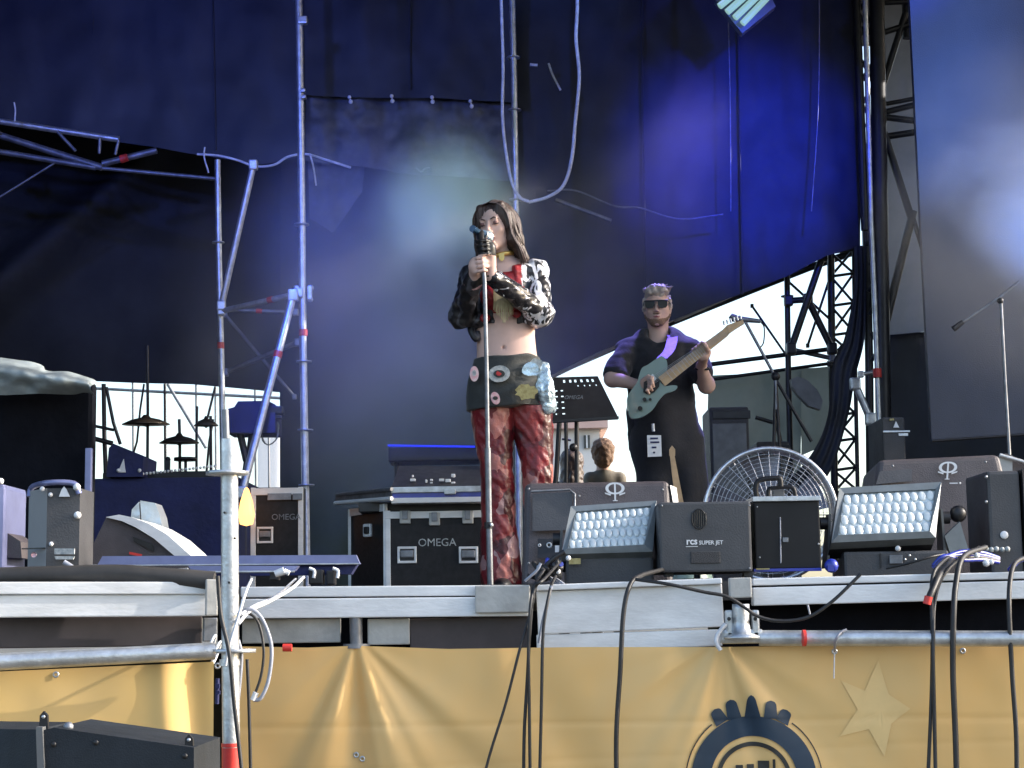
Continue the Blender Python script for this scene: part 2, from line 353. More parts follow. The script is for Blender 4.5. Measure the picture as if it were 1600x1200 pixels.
# ------------------------------------------------------------------ soft bodies from distance fields
class SDF:
    def __init__(s, lo, hi, h):
        s.lo = np.array(lo, np.float32); s.h = h; s.n = np.ceil((np.array(hi) - np.array(lo)) / h).astype(int) + 1
        s.F = np.full(s.n, 1.0, np.float32)
        s.ax = [s.lo[i] + h * np.arange(s.n[i], dtype=np.float32) for i in range(3)]
    def _apply(s, lo, hi, fn, k, sub):
        m = k + 3 * s.h
        i0 = np.maximum(0, np.floor((np.array(lo) - m - s.lo) / s.h).astype(int)); i1 = np.minimum(s.n, np.ceil((np.array(hi) + m - s.lo) / s.h).astype(int) + 1)
        if np.any(i1 <= i0): return s
        sl = tuple(slice(a, b) for a, b in zip(i0, i1))
        X = s.ax[0][sl[0]][:, None, None]; Yv = s.ax[1][sl[1]][None, :, None]; Z = s.ax[2][sl[2]][None, None, :]
        d = fn(X, Yv, Z); a = s.F[sl]
        if sub:
            d = -d; h = np.maximum(k - np.abs(a - d), 0) / max(k, 1e-6); s.F[sl] = np.maximum(a, d) + h * h * k * .25
        else:
            h = np.maximum(k - np.abs(a - d), 0) / max(k, 1e-6); s.F[sl] = np.minimum(a, d) - h * h * k * .25
        return s
    def cone(s, a, b, r1, r2, k=.02, sub=False, flat=None):
        a = np.array(a, np.float32); b = np.array(b, np.float32); rm = max(r1, r2)
        ba = b - a; L = float(ba @ ba) + 1e-9
        def fn(X, Yv, Z):
            px, py, pz = X - a[0], Yv - a[1], Z - a[2]
            t = np.clip((px * ba[0] + py * ba[1] + pz * ba[2]) / L, 0, 1)
            qx, qy, qz = px - ba[0] * t, py - ba[1] * t, pz - ba[2] * t
            if flat: qy = qy * flat
            d = np.sqrt(qx * qx + qy * qy + qz * qz) - (r1 + (r2 - r1) * t)
            return d / (flat if (flat and flat > 1) else 1)
        return s._apply(np.minimum(a, b) - rm, np.maximum(a, b) + rm, fn, k, sub)
    def ell(s, c, r, k=.02, sub=False, rot=None):
        c = np.array(c, np.float32); r = np.array(r, np.float32); Q = np.array(rot, np.float32).T if rot is not None else np.eye(3, dtype=np.float32)
        def fn(X, Yv, Z):
            px, py, pz = X - c[0], Yv - c[1], Z - c[2]
            q = [(Q[i, 0] * px + Q[i, 1] * py + Q[i, 2] * pz) for i in range(3)]
            k0 = np.sqrt(sum((q[i] / r[i]) ** 2 for i in range(3))); k1 = np.sqrt(sum((q[i] / r[i] ** 2) ** 2 for i in range(3))) + 1e-6
            return k0 * (k0 - 1) / k1
        R_ = float(r.max()); return s._apply(c - R_, c + R_, fn, k, sub)
    def cut(s, p, n):
        """remove everything on the side n points to"""
        p = np.array(p, np.float32); n = np.array(n, np.float32); n /= np.linalg.norm(n)
        X = s.ax[0][:, None, None]; Yv = s.ax[1][None, :, None]; Z = s.ax[2][None, None, :]
        d = (X - p[0]) * n[0] + (Yv - p[1]) * n[1] + (Z - p[2]) * n[2]
        s.F = np.maximum(s.F, d); return s
    def mesh(s):
        F = s.F; S = F < 0; nx, ny, nz = S.shape
        C = np.zeros((nx - 1, ny - 1, nz - 1), np.int8)
        cs = [(i, j, k) for i in (0, 1) for j in (0, 1) for k in (0, 1)]
        for i, j, k in cs: C += S[i:nx - 1 + i, j:ny - 1 + j, k:nz - 1 + k]
        mx = (C > 0) & (C < 8); I, J, K = np.nonzero(mx); idx = np.full(mx.shape, -1, np.int32); idx[mx] = np.arange(len(I))
        acc = np.zeros((len(I), 3)); cnt = np.zeros(len(I))
        for a in cs:
            for d in range(3):
                if a[d] == 0:
                    b = list(a); b[d] = 1
                    fa = F[I + a[0], J + a[1], K + a[2]]; fb = F[I + b[0], J + b[1], K + b[2]]
                    cr = (fa < 0) != (fb < 0); t = np.where(cr, fa / np.where(cr, fa - fb, 1), 0)
                    p = np.array([np.full(len(I), float(q)) for q in a]).T; p[:, d] += t
                    acc += p * cr[:, None]; cnt += cr
        V = (acc / cnt[:, None] + np.stack([I, J, K], 1)) * s.h + s.lo
        fs = []
        def quads(d):
            sh = [slice(0, None)] * 3; A = [slice(None)] * 3; B = [slice(None)] * 3
            A[d] = slice(0, -1); B[d] = slice(1, None); ch = S[tuple(A)] != S[tuple(B)]
            i, j, k = np.nonzero(ch); P = np.stack([i, j, k], 1)
            o = [x for x in range(3) if x != d]
            ok = (P[:, o[0]] >= 1) & (P[:, o[1]] >= 1) & (P[:, o[0]] < mx.shape[o[0]]) & (P[:, o[1]] < mx.shape[o[1]]); P = P[ok]
            ins = S[tuple(P.T)]
            def g(u, v):
                q = P.copy(); q[:, o[0]] -= u; q[:, o[1]] -= v; return idx[tuple(q.T)]
            Q = np.stack([g(1, 1), g(0, 1), g(0, 0), g(1, 0)], 1)
            if d == 1: ins = ~ins
            Q[~ins] = Q[~ins][:, ::-1]; return Q
        Q = np.concatenate([quads(0), quads(1), quads(2)]); Q = Q[(Q >= 0).all(1)]
        return V, Q
def body(name, sdf, m, parent=None, disp=None, faces=None, **tags):
    V, Q = sdf.mesh(); mb = MB(); mb.v = [Vector(v) for v in V.tolist()]; mb.f = [tuple(q) for q in Q.tolist()]
    mb.sm = [True] * len(mb.f); mb.mi = [0] * len(mb.f)
    if faces is not None:
        cen = V[Q].mean(1); mb.mi = [int(x) for x in faces(cen)]
    if disp is not None:
        org = None
        me = bpy.data.meshes.new('t'); me.from_pydata(mb.v, [], mb.f); me.update()
        N = np.zeros(len(mb.v) * 3, np.float32); me.vertices.foreach_get('normal', N); N = N.reshape(-1, 3)
        mb.v = [v + Vector(nn) * disp(v) for v, nn in zip(mb.v, N.tolist())]
        bpy.data.meshes.remove(me)
    return obj(name, mb, m, parent, fixn=False, **tags)

# =================================================================== SETTING
DZ = at(800, 912, 5.6).z
g = MB(); g.add([(-600, -300, 0), (600, -300, 0), (600, 900, 0), (-600, 900, 0)], [(0, 1, 2, 3)])
struct(obj('ground', g, 'ground'))
g = MB().box((.6, 9.9, DZ - .03), (11, 8.4, .06)); struct(obj('stage_deck', g, 'ply'))
xl = at(338, 905, 5.35).x
g = MB().box((-3.2, 5.50, DZ - .02), (4.6, .34, .04)); struct(obj('wing_deck', g, 'ply'))
g = MB().box((1.5, 17.4, .72), (14, 5.5, 1.42)); struct(obj('rear_yard_platform', g, 'ground'))
g = MB().box((0, 9.9, 6.44), (9.8, 9.2, .08)); tag(obj('stage_roof', g, 'tarp'), 'black tarpaulin roof stretched over the whole stage', 'roof')
g = MB().box((-4.85, 9.9, 3.2), (.06, 8.6, 6.4)); tag(obj('side_drape', g, 'tarp'), 'black side drape closing the left flank of the stage', 'drape')
g = MB().box((5.15, 11.95, 3.2), (.06, 4.7, 6.4)); tag(obj('side_drape', g, 'tarp'), 'unseen black drape added at the right rear to shade the guitarist', 'drape')  # unseen drape, front edge set so sun reaches the singer but not the guitarist

TOP = -150
tag(sheet('backdrop_tarp', [(-190, TOP), (474, TOP)], [(-190, 168), (20, 190), (150, 216), (320, 243), (400, 258), (474, 246)], 'tarp', Y=12, seed=1),
    'black backdrop tarpaulin at upper left, scalloped lower edge above the truss', 'tarpaulin')
tag(sheet('backdrop_tarp', [(472, TOP), (806, TOP)], [(472, 149), (560, 151), (700, 155), (806, 160)], 'tarp', Y=12.02, seed=2),
    'smooth black tarpaulin between the two scaffold posts, above the clip seam', 'tarpaulin')
tag(sheet('patched_tarp', [(476, 151), (600, 153), (804, 161)], [(478, 252), (560, 260), (660, 274), (804, 284)], 'tarp_worn', Y=12.12, seed=3, amp=.07, freq=(4, 3)),
    'worn creased grey tarpaulin strip hanging below the row of clips', 'tarpaulin')
tag(sheet('tarp_flap', [(480, 240), (570, 256)], [(484, 342), (520, 364), (566, 300)], 'tarp_worn', Y=12.22, seed=4, amp=.07, nu=24, nv=24, freq=(4, 3)),
    'loose torn tarpaulin flap hanging beside the tall scaffold post', 'tarpaulin')
tag(sheet('backdrop_tarp', [(803, TOP), (1345, TOP)], [(803, 600), (862, 586), (900, 565), (1050, 501), (1230, 431), (1290, 400), (1345, 384)], 'tarp', Y=12.3, seed=5, nu=110, nv=60),
    'black backdrop tarpaulin lit deep blue, cut off along the slope above the guitarist', 'tarpaulin')
tag(sheet('rear_tarp', [(-190, 90), (440, 90)], [(-190, 590), (150, 596), (300, 600), (440, 612)], 'tarp_dull', Y=13.4, seed=6, amp=.09, freq=(.9, .5),
          fold=lambda u, v, p: -.28 * math.exp(-((v * .9 - (.95 - u * .95)) / .07) ** 2)),
    'dull olive black rear tarpaulin with a diagonal fold, above the drum kit', 'tarpaulin')
tag(sheet('rear_tarp', [(437, 90), (864, 90)], [(437, 990), (864, 990)], 'tarp_dull', Y=13.36, seed=7, amp=.09, freq=(1.4, .5)),
    'dark rear tarpaulin reaching the deck behind the singer', 'tarpaulin')
tag(sheet('net_curtain', [(1352, TOP), (1432, TOP)], [(1383, 524), (1480, 515)], 'tarp_net', Y=12.7, seed=9, amp=.03, nu=24, nv=50),
    'tall grey translucent net strip behind the black lattice tower', 'curtain')
tag(sheet('rear_tarp', [(1383, 521), (1720, 505)], [(1352, 990), (1720, 990)], 'tarp', Y=12.8, seed=10),
    'black rear tarpaulin below the grey net strip at the right', 'tarpaulin')
tag(sheet('yard_screen', [(1106, 588), (1200, 582), (1252, 576)], [(1106, 985), (1252, 985)], 'tarp_green', Y=13.0, seed=11, amp=.07, nu=40, nv=50, freq=(3, 2)),
    'grey green translucent screen behind the amplifiers and boom stand', 'tarpaulin')
tag(sheet('yard_screen', [(1250, 577), (1302, 572)], [(1252, 712), (1302, 690)], 'tarp_green', Y=13.05, seed=12, amp=.06, nu=20, nv=24, freq=(3, 2)),
    'small end piece of grey green screen beside the lattice tower', 'tarpaulin')
# gathered black drape that curves down beside the tower
dr = MB(); vs_ = []; L1 = spline(pxs([(1334, 385), (1334, 450), (1318, 530), (1300, 570), (1292, 650), (1270, 705), (1225, 760)], 12.3), 8)
L2 = spline(pxs([(1352, 385), (1352, 450), (1350, 530), (1336, 590), (1325, 650), (1300, 730), (1265, 780)], 12.3), 8)
n = 12
for a, b in zip(L1, L2):
    for i in range(n + 1): p = a.lerp(b, i / n); vs_.append(p + Vector((0, .012 * math.cos(i * 1.3 + p.z * 3) - .02, 0)))
dr.add(vs_, [(j * (n + 1) + i, j * (n + 1) + i + 1, (j + 1) * (n + 1) + i + 1, (j + 1) * (n + 1) + i) for j in range(len(L1) - 1) for i in range(n)], True)
tag(obj('gathered_drape', dr, 'tarp', fixn=False), 'gathered black drape sweeping down beside the lattice tower', 'drape')

# stitched seams on the backdrop
for (pts, nm) in (([(140, -120), (146, 60), (150, 205)], 'left'), ([(330, -120), (334, 80), (337, 235)], 'left'), ([(1000, -120), (1004, 150), (1010, 500)], 'r'), ([(1150, -120), (1154, 120), (1160, 460)], 'r'), ([(640, -120), (641, 140)], 'm')):
    tag(obj('tarp_seam', MB().tube(spline(pxs(pts, 12.0 if nm != 'r' else 12.24), 6), .007, 5), 'tarp'), {140: 'stitched vertical seam at far left of the backdrop', 330: 'stitched vertical seam left of the tall post', 1000: 'stitched vertical seam above the guitarist', 1150: 'stitched vertical seam through the blue glow', 640: 'stitched vertical seam above the row of clips'}[pts[0][0]], 'seam')

# clips along the seam
cl = [(546, 152), (548, 159), (612, 150), (613, 158), (675, 152), (676, 159), (735, 158), (737, 166)]
for i in range(4):
    a, b = cl[2 * i], cl[2 * i + 1]
    t = MB().ball(at(*a, 11.93), .014, 8).ball(at(*b, 11.93), .016, 8).tube([at(*a, 11.93), at(*b, 11.95)], .006, 6)
    tag(obj('tarp_clip', t, 'white'), ['small white clip on the tarp seam, first from the tall post', 'small white clip on the tarp seam, second from the tall post',
        'bright hooked clip on the tarp seam, third from the tall post', 'small double clip on the tarp seam, nearest the hanging cables'][i], 'clip', 'clips holding the tarp seam')

# big grey hanging panel
A, B, C_, D = at(1414, -150, 9.6), at(1720, -160, 9.6), at(1720, 671, 9.6), at(1456, 690, 9.6)
t = thing('hanging_screen', 'large blue grey screen hanging at the right edge of stage', 'screen', (A + D) / 2)
M['screen'] = mat('blue_grey_screen_cloth', (.040, .048, .072), .7, scale=2, var=.12, bump=.15, bscale=150)
obj('screen_cloth', MB().prism([A, B, C_, D], (0, .05, 0)), 'screen', t)
obj('hem', MB().tube([at(1457, 689, 9.57), at(1715, 671, 9.57)], .008, 6), 'steelblack', t)

# rear roof edge beam + canvas lip
t = MB().tube(pxs([(845, 592), (1050, 503), (1175, 453), (1262, 419), (1345, 390)], 13.2), .028, 10)
tag(obj('roof_edge_pole', t, 'steelblack'), 'dark pole along the sloping rear roof edge above the guitarist', 'pole')
t = MB()
lip = [(860, 590), (905, 568), (1048, 500), (1060, 498), (1175, 447), (1220, 428), (1262, 412)]
t.tube(spline(pxs(lip, 13.1), 6), .016, 6)
tag(obj('roof_edge_rope', t, 'white'), 'pale rope laced along the sloping rear roof edge', 'rope')

# distant yard: pale building
b = thing('pale_house', 'pale house with pink eave seen behind the music stand', 'house', at(915, 990, 40))
def farbox(x0, y0, x1, y1, Y, d, m, name, parent, bev=0):
    a = at(x0, y0, Y); c = at(x1, y1, Y); mb = MB().box(((a.x + c.x) / 2, Y + d / 2, (a.z + c.z) / 2), (abs(c.x - a.x), d, abs(a.z - c.z)), None, bev)
    return obj(name, mb, m, parent)
farbox(800, 664, 944, 1010, 40, 6, 'wall_white', 'wall', b)
farbox(790, 655, 950, 668, 39.7, 6.6, 'wall_pink', 'eave', b)
wn = farbox(912, 680, 922, 700, 39.93, .1, 'glass_dark', 'window', b)
obj('window_bar', MB().box(at(917, 690, 39.9), (.03, .04, .3)), 'white', wn)
farbox(936, 684, 941, 700, 39.93, .1, 'glass_dark', 'window', b)
# pale wall with canopy frame behind the drums
b = thing('rear_marquee', 'open marquee frame with thin ribs seen behind the drum kit', 'marquee', at(300, 990, 24))
M['marquee'] = translucent('white_marquee_cloth', (.92, .92, .93), .85, scale=2, var=.05)
obj('top_rail', MB().cyl(at(150, 607, 23.9), at(438, 622, 23.9), .02), 'galv_dark', b)
obj('wall_cloth', MB().box(at(420, 800, 24.1) , (.30, .03, 2.4)), 'marquee', b)
for x in (207, 258, 306, 336, 398, 419):
    obj('rib', MB().cyl(at(x, 560, 23.9), at(x + 3, 960, 23.9), .014), 'galv_dark', b)
obj('rib', MB().cyl(at(262, 600, 23.8), at(322, 700, 23.8), .022), 'galv_dark', b)

# =================================================================== STAGE FRONT
def post_w(px, py, Y): return at(px, py, Y)
f = thing('stage_front_frame', 'aluminium front frame of the stage, dented and dirty', 'stage frame', at(800, 1010, 5.6))
def fb(name, a, b, h, t, m, Y=5.6, bev=.004):
    h = h * mpp(Y); mb = MB(); slab(mb, at(*a, Y), at(*b, Y), h, t, bev); return obj(name, mb, m, f)
fb('upper_rail', (376, 917), (826, 914), 16, .05, 'alu')
fb('groove', (376, 932), (826, 928), 6, .03, 'brown', 5.62)
fb('lower_rail', (376, 936), (826, 932), 30, .045, 'alu', 5.595)
fb('end_plate', (742, 915), (828, 914), 42, .02, 'alu_dirty', 5.575)
fb('under_panel', (378, 968), (532, 966), 37, .02, 'alu_dirty', 5.64)
fb('under_panel', (574, 967), (640, 966), 40, .02, 'alu_dirty', 5.64)
fb('under_panel', (640, 967), (828, 962), 50, .02, 'brown', 5.645)
fb('recess_shade', (340, 960), (840, 955), 72, .02, 'void', 5.72)  # black sheet painted in for the shade under the deck
fb('face_plate', (838, 924), (1128, 912), 66, .03, 'alu', 5.62)
fb('face_plate', (838, 992), (1128, 983), 26, .03, 'alu', 5.625)
fb('upper_rail', (838, 914), (1128, 903), 9, .06, 'alu', 5.6)
fb('bracket_plate', (1139, 903), (1174, 902), 31, .03, 'alu_dirty', 5.55)
fb('upper_rail', (1176, 904), (1640, 892), 11, .06, 'alu')
fb('groove', (1176, 915), (1640, 904), 3, .03, 'dark', 5.63)
fb('lower_rail', (1176, 918), (1640, 906), 28, .05, 'alu', 5.6)
fb('recess_shade', (1120, 930), (1640, 918), 90, .02, 'void', 5.75)  # shade behind the right rails, put in as a black sheet
obj('post', MB().cyl(at(556, 965, 5.62), at(557, 1012, 5.62), .02), 'galv_dark', f)
obj('collar', MB().cyl(at(557, 1006, 5.6), at(557, 1013, 5.6), .042), 'galv_dark', f)
# bracket with jack
bk = thing('beam_bracket', 'cast steel jack bracket clamped between front beams', 'bracket', at(1155, 1006, 5.5))
obj('jack', MB().lathe(at(1159, 998, 5.5), (0, 0, 1), [(.0, 0), (.055, 0), (.055, .008), (.03, .016), (.024, .05), (.026, .09), (.026, .105), (0, .105)], 20), 'galv', bk)
for x in (1139, 1180):
    mb = MB().box(at(x, 975, 5.52), (.022, .04, .085), None, .006); e = obj('ear', mb, 'galv', bk)
    obj('pin', MB().cyl(at(x, 967, 5.495), at(x, 967, 5.48), .006), 'dark', e)
obj('saddle', MB().box(at(1158, 994, 5.53), (.13, .06, .045), None, .012), 'galv', bk)

def ledger(name, a, b, Ya, Yb, r, label, m='galv', cat='pipe', group=None):
    t = MB().tube(line(at(*a, Ya), at(*b, Yb), 6), r, 14)
    return tag(obj(name, t, m), label, cat, group)
ledger('scaffold_pipe', (1186, 997), (1650, 998), 5.52, 5.45, .0242, 'thick galvanised pipe under the right half of stage front')
mb = MB().tube([at(1254, 997, 5.47), at(1259, 997, 5.47)], .0252, 14); tag(obj('tape_band', mb, 'red'), 'faded red tape mark round the front pipe', 'tape')

# left wing: runs nearer to us
f2 = thing('wing_front_frame', 'aluminium front beam of the left stage wing', 'stage frame', at(150, 1016, 5.0))
def wb(name, a, b, h, t, m, Ya, Yb, bev=.004):
    mb = MB(); slab(mb, at(*a, Ya), at(*b, Yb), h, t, bev); return obj(name, mb, m, f2)
wb('upper_rail', (-60, 909), (335, 909), .036, .05, 'alu', 5.08, 5.22)
wb('lower_rail', (-60, 930), (335, 928), .064, .05, 'alu', 5.09, 5.23)
wb('groove', (-60, 926), (335, 924), .01, .03, 'brown', 5.11, 5.25)
wb('under_panel', (-60, 966), (316, 962), .088, .02, 'brown', 5.18, 5.32)
wb('end_plate', (322, 905), (341, 905), .105, .02, 'alu_dirty', 5.18, 5.19)
wb('end_bracket', (318, 965), (340, 965), .07, .03, 'galv_dark', 5.28, 5.29)
ledger('scaffold_pipe', (-60, 1037), (336, 1017), 4.98, 5.12, .0242, 'thick galvanised pipe along the left wing above the banner')
mb = MB(); pts = pxs([(-60, 903), (60, 900), (180, 897), (240, 901), (300, 905), (335, 908)], 5.22)
mb.tube(spline(pts, 6), .028, 8); tag(obj('cable_mat', mb, 'ply'), 'thick dark matting along the edge of the left wing', 'mat')
# zip tie loops at the pipe end
for i, (x, y) in enumerate([(330, 1010), (338, 1020)]):
    c = at(x, y, 5.24); mb = MB().tube([c + Vector((.0, .03 * math.cos(t), .032 * math.sin(t))) + Vector((.012 * math.sin(t), 0, 0)) for t in [k * math.pi / 8 for k in range(16)]], .004, 6, closed=True)
    tag(obj('tie_wrap', mb, 'white'), ['white tie wrapped round the left pipe end, upper one', 'white tie wrapped round the left pipe end, beside the post'][i], 'tie')

# =================================================================== BANNERS
def banner_mat(name, c1, c2, star=None):
    m = mat(name, c1, .5, c2=c2, scale=.9, spec=.4)
    if star is None: return m
    return m
M['banner'] = banner_mat('orange_banner_vinyl', (.80, .47, .15), (.70, .49, .225))
M['banner_left'] = banner_mat('yellow_banner_vinyl', (.72, .47, .15), (.66, .45, .20))
M['star'] = mat('pale_green_print', (.78, .53, .225), .5, scale=5, var=.08)
YB = 5.56
pA = at(556, 1008, YB); pB = at(1127, 1010, YB)
def banner_y(x, z):
    d = 0.0
    for p, a, k, s in ((pA, .045, 15, .62), (pB, .022, 11, 1.0)):
        dx = x - p.x; dz = p.z - z + .03; ph = math.atan2(dx, dz); r = math.hypot(dx, dz)
        d += a * min(1, r / .22) * math.exp(-((ph - .05) / s) ** 2) * (.6 * math.sin(k * .7 * ph + 1.1 + 2.2 * noise.noise(Vector((ph * 2.3, k, 1)))) + .5 * noise.noise(Vector((ph * k * .45, k, 4)))) * math.exp(-r / 1.4)
    d += .010 * noise.noise(Vector((x * 1.7, 3, z * 2.2))) + .0035 * noise.noise(Vector((x * 6, 7, z * 5)))
    for z0, a_ in ((1.335, .0022), (1.05, .003), (1.22 + x * .03, .0012)): d += a_ * math.exp(-((z - z0 + .006 * noise.noise(Vector((x * 3, 1, 2)))) / .008) ** 2)
    d += .004 * noise.noise(Vector((x * 3.2 + z * 2, 11, z * 3.5))) + .0016 * noise.noise(Vector((x * 13, 17, z * 9)))
    d += .012 * math.exp(-((x - .35 + z * .6 - .55) / .10) ** 2) * math.sin(x * 9)
    return YB + d
def banner(name, x0, x1, ztop, zbot, m, yf, nu, nv):
    vs_ = []
    for j in range(nv + 1):
        for i in range(nu + 1):
            u = i / nu; v = j / nv; x = x0 + (x1 - x0) * u; zt = ztop(u); z = zt + (zbot - zt) * v; vs_.append(Vector((x, yf(x, z), z)))
    W_ = nu + 1; mb = MB(); mb.add(vs_, [(j * W_ + i, j * W_ + i + 1, (j + 1) * W_ + i + 1, (j + 1) * W_ + i) for j in range(nv) for i in range(nu)], True)
    return mb
xa = at(374, 1010, YB).x; xb = at(1660, 1008, YB).x
tp = [at(x, y, YB) for x, y in ((374, 1010), (480, 1012), (556, 1009), (700, 1014), (900, 1011), (1127, 1011), (1400, 1007), (1660, 1005))]
def ztop(u):
    x = xa + (xb - xa) * u
    for a, b in zip(tp, tp[1:]):
        if x <= b.x or b is tp[-1]: t = min(1, max(0, (x - a.x) / (b.x - a.x))); return a.z + (b.z - a.z) * t
bn = thing('front_banner', 'long orange vinyl banner with round crown emblem below stage', 'banner', (0, YB, .2))
obj('banner_cloth', banner('b', xa, xb, ztop, .2, None, banner_y, 300, 160), 'banner', bn, fixn=False)
xl0 = at(-60, 1040, 5.06); xl1 = at(334, 1030, 5.18)
def yl(x, z):
    t = (x - xl0.x) / (xl1.x - xl0.x); y = xl0.y + (xl1.y - xl0.y) * t
    fx = (x - (xl1.x - .06)) / .035 + (z - 1.5) * 2.2
    return y + .012 * noise.noise(Vector((x * 2, 5, z * 2))) + .003 * noise.noise(Vector((x * 8, 5, z * 7))) + .018 * math.exp(-fx * fx) - .012 * math.exp(-(fx + 2.2) ** 2)
bl = thing('side_banner', 'yellow vinyl banner tied under the left stage wing', 'banner', (xl0.x, 4.8, .2))
zl = lambda u: at(-60, 1052, 5.06).z * (1 - u) + at(334, 1034, 5.18).z * u
obj('banner_cloth', banner('b', xl0.x, xl1.x, zl, .2, None, yl, 100, 100), 'banner_left', bl, fixn=False)
# eyelets
def eyelets(pts, Y, parent):
    src = MB().lathe((0, 0, 0), (0, -1, 0), [(.004, .0), (.0045, .003), (.008, .003), (.0095, 0)], 14)
    ps = [at(x, y, Y) for x, y in pts]; ps = [Vector((p.x, (banner_y(p.x, p.z) if parent is bn else yl(p.x, p.z)) - .002, p.z)) for p in ps]
    copies('eyelet', src, 'galv', parent, ps)
eyelets([(1504, 1017), (1304, 1018), (556, 1180), (566, 1186)], YB, bn)
eyelets([(72, 1056), (323, 1043)], 5.0, bl)
# printed emblem, following the cloth
C0 = at(1178, 1219, YB); q = mpp(YB)
def onb(x, y, lift=.004): p = Vector((C0.x + x * q, 0, C0.z + y * q)); return Vector((p.x, banner_y(p.x, p.z) - lift, p.z))
def ring(r0, r1, n=128, lift=.004, rad=3, a0=0, a1=2 * math.pi):
    mb = MB(); vs_ = []
    for i in range(n + 1):
        t = a0 + (a1 - a0) * i / n
        for k in range(rad + 1): r = r0 + (r1 - r0) * k / rad; vs_.append(onb(r * math.sin(t), r * math.cos(t), lift))
    W_ = rad + 1; mb.add(vs_, [(i * W_ + k, i * W_ + k + 1, (i + 1) * W_ + k + 1, (i + 1) * W_ + k) for i in range(n) for k in range(rad)], True); return mb
em = obj('emblem', ring(66, 96), 'navy_print', bn, fixn=False)
obj('emblem_ring', ring(51, 57.5, rad=1), 'ink', em, fixn=False)
obj('emblem_outline', ring(103.4, 105.4, rad=1, a0=R(36), a1=R(324)), 'ink', em, fixn=False)
mb = MB()
for (bx, by, tx, ty, w0, w1) in ((-45, 86, -57, 107, 11, 8.5), (-26, 92, -32, 121, 11, 8), (1, 93, -1, 128, 12, 5), (28, 92, 30, 119, 11, 8), (45, 86, 55, 104, 11, 8.5)):
    dx, dy = tx - bx, ty - by; L = math.hypot(dx, dy); ux, uy = dx / L, dy / L; pts = []
    N = 16
    for i in range(N + 1):
        t = i / N; ww = 1.0 * (w0 + (w1 - w0) * t) * (1 if t < .75 else math.sqrt(max(0.0, 1 - ((t - .75) / .25) ** 2)) * .98 + .02)
        pts.append([onb(bx + dx * t - uy * ww * s_, by + dy * t + ux * ww * s_, .005) for s_ in (1, .6, .2, -.2, -.6, -1)])
    vs_ = [p for a in pts for p in a]; mb.add(vs_, [(6 * i + j, 6 * i + j + 1, 6 * i + j + 7, 6 * i + j + 6) for i in range(N) for j in range(5)], True)
obj('emblem_crown', mb, 'navy_print', em, fixn=False)
mb = MB()
def strokes(lst):
    for x0, y0, x1, y1 in lst:
        mb.add([onb(x0, y0), onb(x1, y0), onb(x1, y1), onb(x0, y1)], [(0, 1, 2, 3)])
# tops of the brush lettering inside the ring
strokes([(-27, 23, -16, 10), (-27, 12, -22, -30), (-10, 24, 1, 14), (-10, 14, -5, -30), (-4, 14, 1, -20), (7, 29, 24, 16), (7, 16, 12, -30), (18, 16, 23, -30), (29, 31, 33, -30)])
obj('emblem_letters', mb, 'ink', em, fixn=False)
# faded star print
S0 = at(1375, 1108, YB)
def onb2(x, y): p = Vector((S0.x + x * q, 0, S0.z + y * q)); return Vector((p.x, banner_y(p.x, p.z) - .0022, p.z))
mb = MB(); st = [(0, 74), (14, 22), (46, 0), (16, -22), (4, -72), (-18, -30), (-62, -40), (-34, 0), (-58, 44), (-22, 28)]
vs_ = [onb2(0, 0)]; K = 6
for k in range(1, K + 1):
    for i in range(len(st)):
        a = st[i]; b_ = st[(i + 1) % len(st)]
        for s_ in range(4): t = s_ / 4; vs_.append(onb2((a[0] + (b_[0] - a[0]) * t) * k / K, (a[1] + (b_[1] - a[1]) * t) * k / K))
W_ = len(st) * 4; fs = [(0, 1 + (i + 1) % W_, 1 + i) for i in range(W_)]
for k in range(K - 1):
    for i in range(W_): fs.append((1 + k * W_ + i, 1 + k * W_ + (i + 1) % W_, 1 + (k + 1) * W_ + (i + 1) % W_, 1 + (k + 1) * W_ + i))
mb.add(vs_, fs, True); obj('star_print', mb, 'star', bn, fixn=False)

# =================================================================== SCAFFOLD
def rosette(p, r, m, parent, name='rosette', tilt=None):
    return obj(name, MB().lathe(p - Vector((0, 0, .004)), (0, 0, 1), [(0, 0), (r, 0), (r, .008), (0, .008)], 16), m, parent)
# thick near standard
t = thing('scaffold_standard', 'thick galvanised post with ring plates, nearest the camera, red band at foot', 'scaffold post', at(360, 1210, 4.8))
oct_ = 8
r4 = .0242
obj('tube', MB().tube([at(358, 686, 4.8), at(358.5, 742, 4.8), at(360, 1020, 4.8), at(362, 1250, 4.8)], r4 * .98, 16), 'galv', t)
obj('spigot', MB().tube([at(352, 640, 4.82), at(354, 690, 4.82)], .009, 8), 'galv_dark', t)
for y, x in ((742, 355), (1020, 366)):
    rr = obj('rosette', MB().lathe(at(x, y, 4.8), (0, 0, 1), [(.0, 0), (.058, 0), (.058, .010), (0, .010)], 8), 'galv', t)
obj('collar', MB().tube([at(359, 1030, 4.8), at(359, 1040, 4.8)], .028, 16), 'galv', t)
for x, y in ((351, 801), (343 + 24, 841), (358, 910)):
    obj('pin_hole', MB().lathe(at(x, y, 4.775), (0, -1, 0), [(0, 0), (.0035, 0), (.0035, .002), (0, .002)], 8), 'dark', t)
obj('red_band', MB().tube([at(361.5, 1168, 4.8), at(362, 1240, 4.8)], .0258, 16), 'red', t)
obj('band_ring', MB().tube([at(361, 1161, 4.8), at(361, 1167, 4.8)], .0262, 16), 'red', t)

